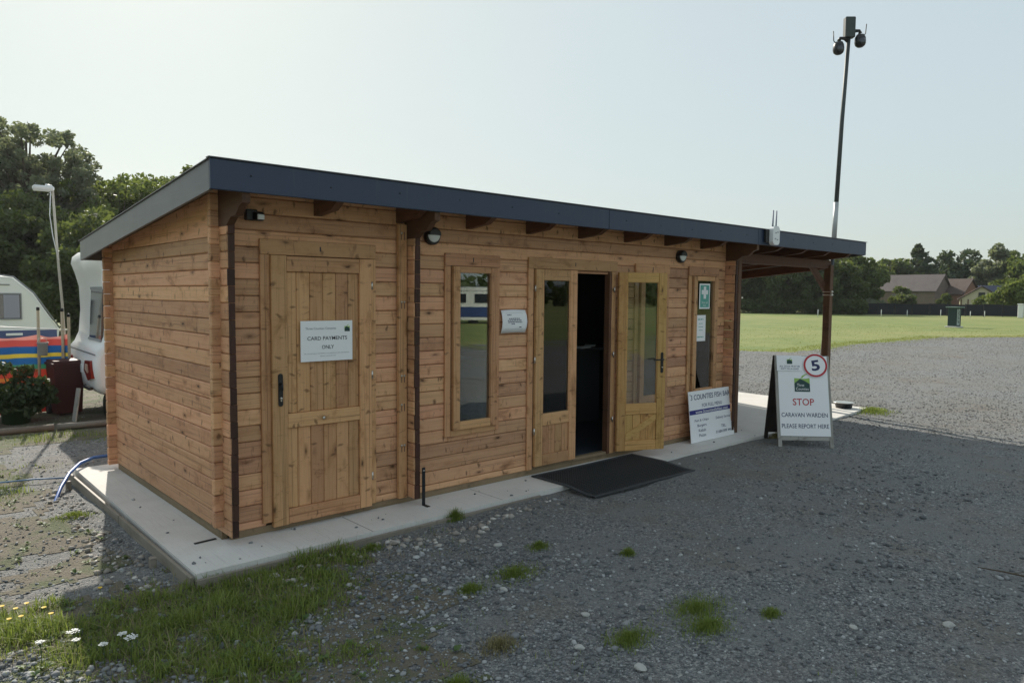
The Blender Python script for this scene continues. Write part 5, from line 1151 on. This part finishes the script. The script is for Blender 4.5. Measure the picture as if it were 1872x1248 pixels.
mb = MB(); mb.box(-0.26, -0.26, 0.08, 0.26, 0.26, 1.20, 0.015); mb.build('body', M_bin, t)
mb = MB(); mb.box(-0.36, -0.36, 0, 0.36, 0.36, 0.08, 0.01); mb.build('plinth', M_conc, t)
mb = MB(); mb.box(-0.36, -0.36, 1.2005, 0.42, 0.36, 1.27, 0.015); mb.build('lid', plain('pale_green_lid', (0.10, 0.16, 0.14), 0.5, 0.1, 5), t)
mb = MB(); mb.box(0.2605, -0.19, 0.16, 0.267, 0.10, 1.12, 0.002); lp = mb.build('side_label', plain('pale_label', (0.45, 0.52, 0.52), 0.5, 0.2, 9), t)
bars(t, [(-0.9 + 0.0, -0.1, 0.02, 0.07), (-1.0, -0.15, -0.08, 0.05)], M_bin, frame((0.2675, -0.02, 0.15), (0, 0, -1), (0, 1, 0)), 0.004)

# ------------------------------------------------------------------ what the windows mirror: country behind the viewer
mb = MB(); nH = 90; V = []; Fc = []
for i in range(nH + 1):
    a = R(95 + 190 * i / nH); h = 22 + 14 * math.sin(i * 0.17 + 0.6) + 5 * math.sin(i * 0.41) + 3 * math.sin(i * 0.93)
    for (r, z) in ((740, -2), (870, h * 0.55), (1030, h), (1300, h * 0.4)): V.append((CAM.x + r * math.sin(a), CAM.y + r * math.cos(a), z))
Fc = [[i * 4 + k, i * 4 + k + 1, i * 4 + 4 + k + 1, i * 4 + 4 + k] for i in range(nH) for k in range(3)]
mb.add(V, Fc, True); tag(mb.build('hills', plain('wooded_hill', (0.035, 0.055, 0.045), 0.9, 0.4, 0.02)), kind='structure')
g = np.random.default_rng(77); cs = []; rs = []
for i in range(150):
    a = R(100 + 150 * i / 150 + g.uniform(-.5, .5)); d = g.uniform(105, 125); h = g.uniform(1.5, 5.5); cs.append((CAM.x + d * math.sin(a), CAM.y + d * math.cos(a), h * 0.55)); rs.append(h * 0.62)
o_ = leaf_cloud('far_hedgerow', cs, rs, [90] * len(cs), 0.8, ML[0], None, None, 78, 0.9); tag(o_, 'dark hedgerow mirrored in the cabin windows', 'hedge', None, 'stuff')
def copy_tree(o, parent=None):
    c = o.copy(); COL.objects.link(c); c.parent = parent; c.matrix_basis = o.matrix_basis.copy()
    for ch in list(o.children): copy_tree(ch, c)
    return c
rc = copy_tree(c2); rc.location = (24.0, -30.5, -0.2); rc.rotation_euler = (0, 0, R(218)); rc['label'] = 'white caravan mirrored in the pane of the nearest window'

# ------------------------------------------------------------------ loose stones
def stones(name, N, rmin, rmax, smin, smax, seed, mat, keep, ang=(2, 84), bias=1.0, squash=0.62, rmn=0.0011):
    g = np.random.default_rng(seed)
    r = rmin * (rmax / rmin) ** (g.uniform(0, 1, N) ** bias); a = np.radians(g.uniform(*ang, N))
    x, y = CAM.x + r * np.sin(a), CAM.y + r * np.cos(a)
    k = keep(x, y, g); x, y, r = x[k], y[k], r[k]; n = len(x)
    s = smin + (smax - smin) * g.uniform(0, 1, n) ** 2.6; s = np.maximum(s, r * rmn)
    t = (1 + 5 ** .5) / 2
    iv = np.array([(-1, t, 0), (1, t, 0), (-1, -t, 0), (1, -t, 0), (0, -1, t), (0, 1, t), (0, -1, -t), (0, 1, -t), (t, 0, -1), (t, 0, 1), (-t, 0, -1), (-t, 0, 1)]) / 1.9
    fi = np.array([(0, 11, 5), (0, 5, 1), (0, 1, 7), (0, 7, 10), (0, 10, 11), (1, 5, 9), (5, 11, 4), (11, 10, 2), (10, 7, 6), (7, 1, 8), (3, 9, 4), (3, 4, 2), (3, 2, 6), (3, 6, 8), (3, 8, 9), (4, 9, 5), (2, 4, 11), (6, 2, 10), (8, 6, 7), (9, 8, 1)])
    V = iv[None] * (1 + g.uniform(-0.32, 0.32, (n, 12, 1))) * g.uniform(0.65, 1.3, (n, 1, 3)) * np.array([1, 1, squash])
    th = g.uniform(0, 6.28, n); c_, s_ = np.cos(th)[:, None], np.sin(th)[:, None]
    V = np.stack([V[..., 0] * c_ - V[..., 1] * s_, V[..., 0] * s_ + V[..., 1] * c_, V[..., 2] + 0.25 * (g.uniform(-1, 1, (n, 1)) * V[..., 0])], -1) * s[:, None, None] * 0.5
    V[..., 0] += x[:, None]; V[..., 1] += y[:, None]; V[..., 2] += (GZ(x, y) + bumpz(x, y) + 0.004 * soil_w(x, y) + s * 0.12)[:, None]
    Fq = (fi[None] + (np.arange(n) * 12)[:, None, None]).ravel()
    return fast_mesh(name, V.reshape(-1, 3), Fq, 3, mat)
def stone_mat(name, lo, mid_, hi):
    m = NT(name); r = m.n('ShaderNodeNewGeometry').outputs['Random Per Island']; n = m.noise(m.obj(), 120, 3)
    col = m.ramp(r, [(0.0, lo), (0.55, mid_), (0.86, hi), (1.0, tuple(min(1, 1.6 * c) for c in hi))]); col = m.mix(m.math('MULTIPLY', n, 0.35), col, lo)
    m.bsdf(col, 0.8, n, 0.3, 0.002); return m.m
M_stone = stone_mat('loose_gravel', (0.080, 0.086, 0.091), (0.190, 0.199, 0.205), (0.32, 0.325, 0.32))
M_stone_far = stone_mat('yard_gravel', (0.075, 0.072, 0.066), (0.160, 0.156, 0.146), (0.27, 0.262, 0.24))
M_pale = stone_mat('pale_rubble', (0.20, 0.18, 0.15), (0.34, 0.31, 0.27), (0.48, 0.46, 0.42))
def on_slab(x, y): return (x > -0.42) & (x < 10.1) & (y > -0.56) & (y < 3.2)
def on_mat(x, y): return (x > 2.8) & (x < 4.42) & (y > -0.93) & (y < 0)
def surf(x, y): return GZ(x, y) + bumpz(x, y) + 0.004 * soil_w(x, y)
def tracks(x, y):
    """two pairs of wheel tracks swept free of loose stones"""
    u = y + 2.6 + 0.30 * (x - 3) + 0.02 * (x - 3) ** 2 + 0.15 * np.sin(x * 0.9); d = np.minimum(np.abs(u), np.abs(u + 1.5)); return np.exp(-(d / 0.22) ** 2) * (x > 0.6)
keep_g = lambda x, y, g: ~on_slab(x, y) & ~on_mat(x, y) & (g.uniform(0, 1, len(x)) > 0.55 * ((x < -0.55) & (y > -0.5))) & (g.uniform(0, 1, len(x)) > grassy(x, y) * 0.9) & (g.uniform(0, 1, len(x)) < 0.08 + 1.15 * np.clip(vnoise(x * 0.8 + 9, y * 0.8, 31) * 0.75 + vnoise(x * 2.6, y * 2.6, 32) * 0.35 - 0.12, 0, 1) * (1 - 0.75 * tracks(x, y)))
tag(link('loose_gravel', stones('loose_gravel', 90000, 2.6, 16, 0.006, 0.028, 5, M_stone, keep_g)), kind='stuff')
tag(link('small_gravel', stones('small_gravel', 60000, 2.5, 8, 0.004, 0.012, 6, M_stone, keep_g)), kind='stuff')
def keep_coarse(x, y, g): return keep_g(x, y, g) & (g.uniform(0, 1, len(x)) < np.clip((vnoise(x * 0.9 + 4, y * 0.9, 44) * 0.65 + vnoise(x * 2.4, y * 2.4, 45) * 0.35 - 0.5) * 5, 0, 1))
tag(link('coarse_gravel', stones('coarse_gravel', 26000, 2.6, 9, 0.014, 0.046, 15, M_stone, keep_coarse)), kind='stuff')
def keep_far(x, y, g): return in_yard(x, y) & (y > -5) & (g.uniform(0, 1, len(x)) < 0.25 + 0.9 * vnoise(x * 0.5, y * 0.5, 35))
tag(link('far_gravel', stones('far_gravel', 56000, 10, 44, 0.010, 0.036, 12, M_stone_far, keep_far, (52, 86), 0.8, 0.45, 0.0008)), kind='stuff')
def keep_rub(x, y, g):
    e = np.exp(-((y + 0.68 - 0.1 * np.sin(x * 3)) / 0.13) ** 2) * (x > -0.1) * (x < 2.6) + np.exp(-((x + 0.60) / 0.12) ** 2) * (y > -0.4) * (y < 2.8)
    return ~on_slab(x, y) & (g.uniform(0, 1, len(x)) < e)
tag(link('rubble_edge', stones('rubble_edge', 16000, 3.2, 9, 0.012, 0.060, 8, M_pale, keep_rub, (5, 70))), kind='stuff')
def keep_slab(x, y, g): return ((x > -0.3) & (x < 9.5) & (y > -0.44) & (y < -0.03) & ~on_mat(x, y) & (g.uniform(0, 1, len(x)) < 0.30 + 0.5 * (vnoise(x * 2, y * 3, 4) > 0.62))) | ((x > -0.3) & (x < -0.02) & (y > -0.4) & (y < 2.7) & (g.uniform(0, 1, len(x)) < 0.10))
me = stones('stray_gravel', 1900, 3.5, 12, 0.009, 0.032, 9, M_stone, keep_slab, (5, 84))
co = np.zeros(len(me.vertices) * 3, np.float32); me.vertices.foreach_get('co', co); co = co.reshape(-1, 12, 3); zm = co[:, :, 2].mean(1); co[:, :, 2] += (0.004 - zm)[:, None]; me.vertices.foreach_set('co', co.ravel()); me.update()
tag(link('stray_gravel', me), kind='stuff')
big = [((0.886, -2.89), 0.062, 'largest pale stone at the bottom of the gravel'), ((0.837, -2.548), 0.05, 'upright pale stone right of bottom grass'), ((1.462, -1.194), 0.055, 'pale stone behind the middle grass tuft'), ((1.436, -0.47), 0.06, 'pale stone beside the slab edge tuft'), ((1.141, -2.309), 0.045, 'white stone left of the big right tuft'), ((0.732, -1.34), 0.05, 'pale stone near the slab corner grass'), ((2.074, -3.382), 0.045, 'pale stone far right on shaded gravel'), ((2.464, -3.72), 0.06, 'pale lump at the lower right of gravel'), ((1.0, -1.78), 0.05, 'pale flat stone under the middle grass tuft')]
for k, ((x, y), s_, lb) in enumerate(big):
    bm = bmesh.new(); bmesh.ops.create_icosphere(bm, subdivisions=2, radius=s_ / 2); g = np.random.default_rng(200 + k)
    q = g.normal(size=(7, 3)); q /= np.linalg.norm(q, axis=1)[:, None]
    for vtx in bm.verts:
        d = np.array(vtx.co) / (s_ / 2); f = min(1.0, *(0.72 + 0.25 * g2 for g2 in [0.9])) ; cut = min([1.0] + [0.78 / max(float(d @ w), 1e-3) for w in q if float(d @ w) > 0.78]); vtx.co = Vector(d * cut * (1 + g.normal() * 0.02) * np.array([1.2, 0.85, 0.62])) * (s_ / 2)
    me = bpy.data.meshes.new('stone'); bm.to_mesh(me); bm.free(); me.materials.append(plain('pale_stone_%d' % k if False else 'pale_stone', (0.42, 0.41, 0.38), 0.85, 0.25, 40, bump=0.4) if k == 0 else bpy.data.materials['pale_stone'])
    tag(link('stone', me, None, None, T(x, y, gz(x, y) + float(bumpz(x, y)) + s_ * 0.16) @ Matrix.Rotation(g.uniform(0, 6), 4, 'Z')), lb, 'stone', 'larger pale stones on the gravel')

# ------------------------------------------------------------------ grass
def blades(name, x, y, h, w, g, mat, lean=0.5, zf=None):
    n = len(x); z = (zf if zf is not None else GZ(x, y) + bumpz(x, y) + 0.004) - 0.004
    a = g.uniform(0, 6.28, n); dx, dy = np.cos(a), np.sin(a); px_, py_ = -dy, dx; ln = g.uniform(0.1, 1.0, n) ** 1.4 * lean
    P = []
    for f, wf in ((0, 1.0), (0.4, 0.9), (0.75, 0.6)):
        ox, oy = x + dx * ln * h * f ** 1.8, y + dy * ln * h * f ** 1.8; oz = z + h * f * (1 - 0.35 * ln * f)
        for s_ in (-1, 1): P.append(np.stack([ox + px_ * w * wf * s_ / 2, oy + py_ * w * wf * s_ / 2, oz], -1))
    P.append(np.stack([x + dx * ln * h, y + dy * ln * h, z + h * (1 - 0.35 * ln)], -1))
    V = np.stack(P, 1).reshape(-1, 3); b = (np.arange(n) * 7)[:, None]
    Fq = np.concatenate([b + np.array([[0, 1, 3]]), b + np.array([[0, 3, 2]]), b + np.array([[2, 3, 5]]), b + np.array([[2, 5, 4]]), b + np.array([[4, 5, 6]])], 1).ravel()
    return fast_mesh(name, V, Fq, 3, mat)
g = np.random.default_rng(50); N = 170000
x, y = g.uniform(-2.0, 1.1, N), np.where(g.uniform(0, 1, N) < 0.72, g.uniform(-3.0, 0.8, N), g.uniform(0.8, 6.2, N)); gr_ = grassy(x, y); k = (g.uniform(0, 1, N) < gr_ * (0.45 + 0.55 * (y < 0.8))) & ~((x > -0.37) & (y > -0.47) & (y < 3.0)); x, y, gr_ = x[k], y[k], gr_[k]
tag(link('grass', blades('grass', x, y, (0.022 + 0.070 * g.uniform(0, 1, len(x)) ** 1.8) * (0.45 + 0.5 * gr_) * (0.5 + 1.1 * vnoise(x * 6.5, y * 6.5, 61) ** 1.3), g.uniform(0.0030, 0.0070, len(x)), g, M_blade, 1.25)), kind='stuff')
k = g.uniform(0, 1, len(x)) < 0.07
x2, y2 = x[k] + g.normal(size=k.sum()) * 0.16, y[k] + g.normal(size=k.sum()) * 0.16
tag(link('dry_stalks', blades('dry_stalks', x2, y2, g.uniform(0.04, 0.13, len(x2)), g.uniform(0.0018, 0.0036, len(x2)), g, M_straw, 2.2)), kind='stuff')
# sparse blades through the gravel, the lit strip on the left and the ragged meadow edge
N = 9000; x, y = g.uniform(-2.2, 1.6, N), g.uniform(-3.6, 4.5, N); k = ~on_slab(x, y) & (g.uniform(0, 1, N) < np.clip((vnoise(x * 3, y * 3, 41) - 0.58) * 2.2, 0, 1)); x, y = x[k], y[k]
tag(link('sparse_grass', blades('sparse_grass', x, y, g.uniform(0.02, 0.055, len(x)), g.uniform(0.002, 0.004, len(x)), g, M_blade, 1.0)), kind='stuff')
N = 260000; x, y = g.uniform(9, 48, N), g.uniform(0, 16, N); e_in = in_yard(x, y); near = in_yard(x, y - 0.9) & ~e_in
k = (near & (g.uniform(0, 1, N) < 0.5)) | (~e_in & (g.uniform(0, 1, N) < 0.03)) | (e_in & ~in_yard(x, y + 0.7) & (g.uniform(0, 1, N) < 0.10)); x, y = x[k], y[k]
M_meadow = leaf_mat('meadow_blade', (0.16, 0.20, 0.04), (0.30, 0.30, 0.09), 0.45, 0.6)
tag(link('meadow_edge_grass', blades('meadow_edge_grass', x, y, g.uniform(0.02, 0.06, len(x)), g.uniform(0.010, 0.018, len(x)), g, M_meadow, 0.8)), kind='stuff')
# broad-leaved weeds between the blades
def rosettes(name, x, y, mat, g, smin=0.014, smax=0.034):
    n = len(x); per = 7; X = np.repeat(x, per); Y = np.repeat(y, per); a = g.uniform(0, 6.28, n * per); L = np.repeat(g.uniform(smin, smax, n), per) * g.uniform(0.7, 1.2, n * per); w = L * g.uniform(0.22, 0.38, n * per)
    Z = GZ(X, Y) + bumpz(X, Y) + 0.006; up = g.uniform(0.1, 0.9, n * per); dx, dy = np.cos(a), np.sin(a)
    P = [np.stack([X, Y, Z], -1)]
    for f, wf, zf in ((0.45, 1.0, 0.6), (0.75, 0.8, 0.85)):
        for s_ in (-1, 1): P.append(np.stack([X + dx * L * f - dy * w * wf * s_, Y + dy * L * f + dx * w * wf * s_, Z + L * up * zf], -1))
    P.append(np.stack([X + dx * L * 1.05, Y + dy * L * 1.05, Z + L * up * 0.8], -1))
    V = np.stack(P, 1).reshape(-1, 3); b = (np.arange(n * per) * 6)[:, None]
    return fast_mesh(name, V, np.concatenate([b + np.array([[0, 1, 2]]), b + np.array([[1, 3, 4]]), b + np.array([[1, 4, 2]]), b + np.array([[3, 5, 4]])], 1).ravel(), 3, mat)
N = 5200; x, y = g.uniform(-2.0, 1.3, N), g.uniform(-3.2, 3.5, N); k = ~on_slab(x, y) & (g.uniform(0, 1, N) < np.clip(grassy(x, y) * 0.5 + soil_w(x, y) * 0.14, 0, 1) * (0.3 + vnoise(x * 4, y * 4, 81))); x, y = x[k], y[k]
tag(link('broadleaf_weeds', rosettes('broadleaf_weeds', x, y, leaf_mat('weed_leaf', (0.05, 0.10, 0.03), (0.17, 0.24, 0.09), 0.3, 0.6, 4.0), g)), kind='stuff')
# separate tufts one can point at
tufts = [((1.214, -1.639), .17, 'wide low grass tuft in the middle of the gravel'), ((0.845, -1.658), .09, 'small grass tuft left of the middle tuft'), ((0.302, -0.854), .12, 'dark grass tuft near slab corner lawn'), ((1.657, -1.405), .08, 'small green tuft behind the middle tuft'), ((1.616, -0.50), .07, 'spiky grass tuft against the slab edge'), ((0.767, -0.66), .08, 'sparse tuft at slab edge under the boarded door'), ((1.64, -2.70), .20, 'large grass tuft at lower centre right'), ((1.50, -2.86), .15, 'grass tuft joined below the large right one'), ((1.095, -2.655), .14, 'grass tuft left of the large right one'), ((1.897, -3.009), .06, 'small thin tuft right of the large one'), ((-0.60, 1.54), .12, 'sunlit tuft on gravel left of the slab'), ((9.75, -0.42), .30, 'grass tuft at the far slab corner by bowl'), ((6.72, -0.50), .13, 'yellowish grass under the A-board'), ((0.168, -2.40), .10, 'small tuft at the bottom edge of picture'), ((0.55, -2.25), .12, 'dry tuft near the bottom centre left'), ((2.02, -1.9), .05, 'tiny weed alone on the gravel')]
for k, ((x0, y0), r_, lb) in enumerate(tufts):
    n = int(7000 * r_ + 180) if r_ < .25 else 1400; a = g.uniform(0, 6.28, n); lobes = 0.62 + 0.5 * vnoise(np.cos(a) * 1.7 + 7 * k, np.sin(a) * 1.7, 70 + k) + 0.25 * vnoise(np.cos(a) * 5 + 3 * k, np.sin(a) * 5, 90 + k); rr = r_ * lobes * np.abs(g.normal(size=n)) * 0.62; xx, yy = rr * np.cos(a) * 1.25, rr * np.sin(a) * 0.85
    z = GZ(x0 + xx, y0 + yy) + bumpz(x0 + xx, y0 + yy); z0 = gz(x0, y0)
    hh = g.uniform(0.018, 0.055, n) * (1.25 - 0.6 * rr / r_) * (1.9 if k == 4 else 1.0) * (1.0 if x0 < 5 else 1.5); ww = g.uniform(0.002, 0.0042, n) * (1.0 if x0 < 5 else 2.5)
    tf = thing('grass_tuft', lb, 'grass', (x0, y0, z0), 0, 'grass tufts in the gravel')
    tag(link('blades', blades('blades', xx, yy, hh, ww, g, M_blade if k not in (12, 14) else M_straw, 1.0, z - z0), None, tf), kind='stuff')

# ------------------------------------------------------------------ wild flowers, bottom left
M_flw = plain('yarrow_white', (0.80, 0.80, 0.76), 0.7, 0.1, 60); M_yel = plain('hawkbit_yellow', (0.75, 0.50, 0.02), 0.6)
fl_ = [((-1.067, -0.873), .029, 'broad white yarrow head, highest of the group'), ((-1.085, -1.03), .018, 'small white yarrow left under the broad one'), ((-0.892, -1.217), .032, 'widest white yarrow head lowest on the right'), ((-0.891, -1.06), .020, 'white yarrow just above the widest head'), ((-0.998, -1.165), .019, 'small white yarrow in the middle of the group'), ((-1.226, -0.993), .018, 'white yarrow farthest left of the group')]
for k, ((x0, y0), r_, lb) in enumerate(fl_):
    t = thing('yarrow_flower', lb, 'flower', (x0, y0, gz(x0, y0)), 0, 'white yarrow flowers'); h = 0.10 + 0.02 * (k % 3)
    mb = MB(); mb.tube([(0, 0, -0.01), (0.006, 0.004, h * 0.6), (0, 0, h)], 0.0018, 5)
    for j in range(7): a = j * 0.9; mb.tube([(0, 0, h * 0.82), (r_ * 0.6 * math.cos(a), r_ * 0.6 * math.sin(a), h)], 0.001, 4)
    mb.build('stem', M_stem, t)
    gg = np.random.default_rng(300 + k); mb = MB()
    for j in range(60):
        a, q = gg.uniform(0, 6.28), r_ * math.sqrt(gg.uniform(0, 1)); s_ = gg.uniform(0.003, 0.0052); c_ = Vector((q * math.cos(a), q * math.sin(a), h + 0.004 + gg.uniform(-.003, .004) - q * 0.12))
        mb.add([c_ + Vector((s_ * math.cos(b), s_ * math.sin(b), gg.uniform(-.001, .001))) for b in np.linspace(0, 6.28, 6)[:-1]] + [c_ + Vector((0, 0, -0.004))], [[0, 1, 2, 3, 4], [1, 0, 5], [2, 1, 5], [3, 2, 5], [4, 3, 5], [0, 4, 5]])
    tag(mb.build('flower_head', M_flw, t), kind='stuff')
ye = [((-1.283, -0.244), 'yellow flower at the extreme left edge, highest'), ((-1.238, -0.369), 'yellow flower in the middle of the left group'), ((-1.188, -0.369), 'yellow flower upper right of the left group'), ((-1.279, -0.458), 'yellow flower lowest at the left edge'), ((-1.232, -0.499), 'yellow flower lower middle of the left group'), ((-1.114, -0.601), 'lone yellow flower right of the left group'), ((-1.116, -0.41), 'yellow flower nearest the white yarrow, upper right'), ((-0.83, -0.35), 'single yellow flower in the shaded grass')]
for k, ((x0, y0), lb) in enumerate(ye):
    t = thing('hawkbit_flower', lb, 'flower', (x0, y0, gz(x0, y0)), 0, 'yellow hawkbit flowers'); h = 0.085 + 0.015 * (k % 3)
    mb = MB(); mb.tube([(0, 0, -0.01), (0.005, 0, h * 0.5), (0, 0.003, h)], 0.0014, 5); mb.build('stem', M_stem, t)
    mb = MB()
    for j in range(14):
        a = j * 6.283 / 14; c1, c2_ = math.cos(a), math.sin(a); mb.add([(0, 0.003, h), (0.011 * c1 - 0.0025 * c2_, 0.011 * c2_ + 0.0025 * c1 + .003, h + 0.003), (0.013 * c1, 0.013 * c2_ + .003, h + 0.003), (0.011 * c1 + 0.0025 * c2_, 0.011 * c2_ - 0.0025 * c1 + .003, h + 0.003)], [[0, 1, 2, 3]])
    mb.lathe([(0.002, h - 0.006), (0.004, h - 0.001), (0.003, h + 0.002)], 8); mb.build('flower_head', M_yel, t)

# small litter: a steel strip on the slab corner and a twig on the gravel
t = thing('steel_strip', 'thin dark steel strip lying on slab at the cabin corner', 'strip', (-0.16, 0.08, 0.001), R(4))
mb = MB(); mb.box(0, 0, 0, 0.15, 0.022, 0.006, 0.001); mb.build('strip', M_iron, t)
t = thing('twig', 'thin dark twig lying on gravel at the right edge', 'twig', (3.52, -3.56, gz(3.5, -3.5) + 0.012), R(-40))
mb = MB(); mb.tube([(0, 0, 0.004), (0.10, -0.10, 0.012), (0.2, -0.17, 0.006), (0.30, -0.30, 0.008)], [0.003, 0.005, 0.006, 0.004], 6); mb.tube([(0.14, -0.125, 0.01), (0.22, -0.13, 0.02)], [0.003, 0.0015], 5); mb.build('stem', M_bark, t)

# ------------------------------------------------------------------ thin summer haze
hz = NT('haze_air'); pv_ = hz.n('ShaderNodeVolumePrincipled'); pv_.inputs['Color'].default_value = (0.93, 0.96, 1.0, 1); pv_.inputs['Density'].default_value = 0.00025; pv_.inputs['Anisotropy'].default_value = 0.55
hz.link(pv_.outputs[0], hz.out.inputs['Volume'])
mb = MB(); mb.box(-6000, -6000, -4, 6000, 6000, 47, 0.01); tag(mb.build('haze', hz.m), kind='stuff')
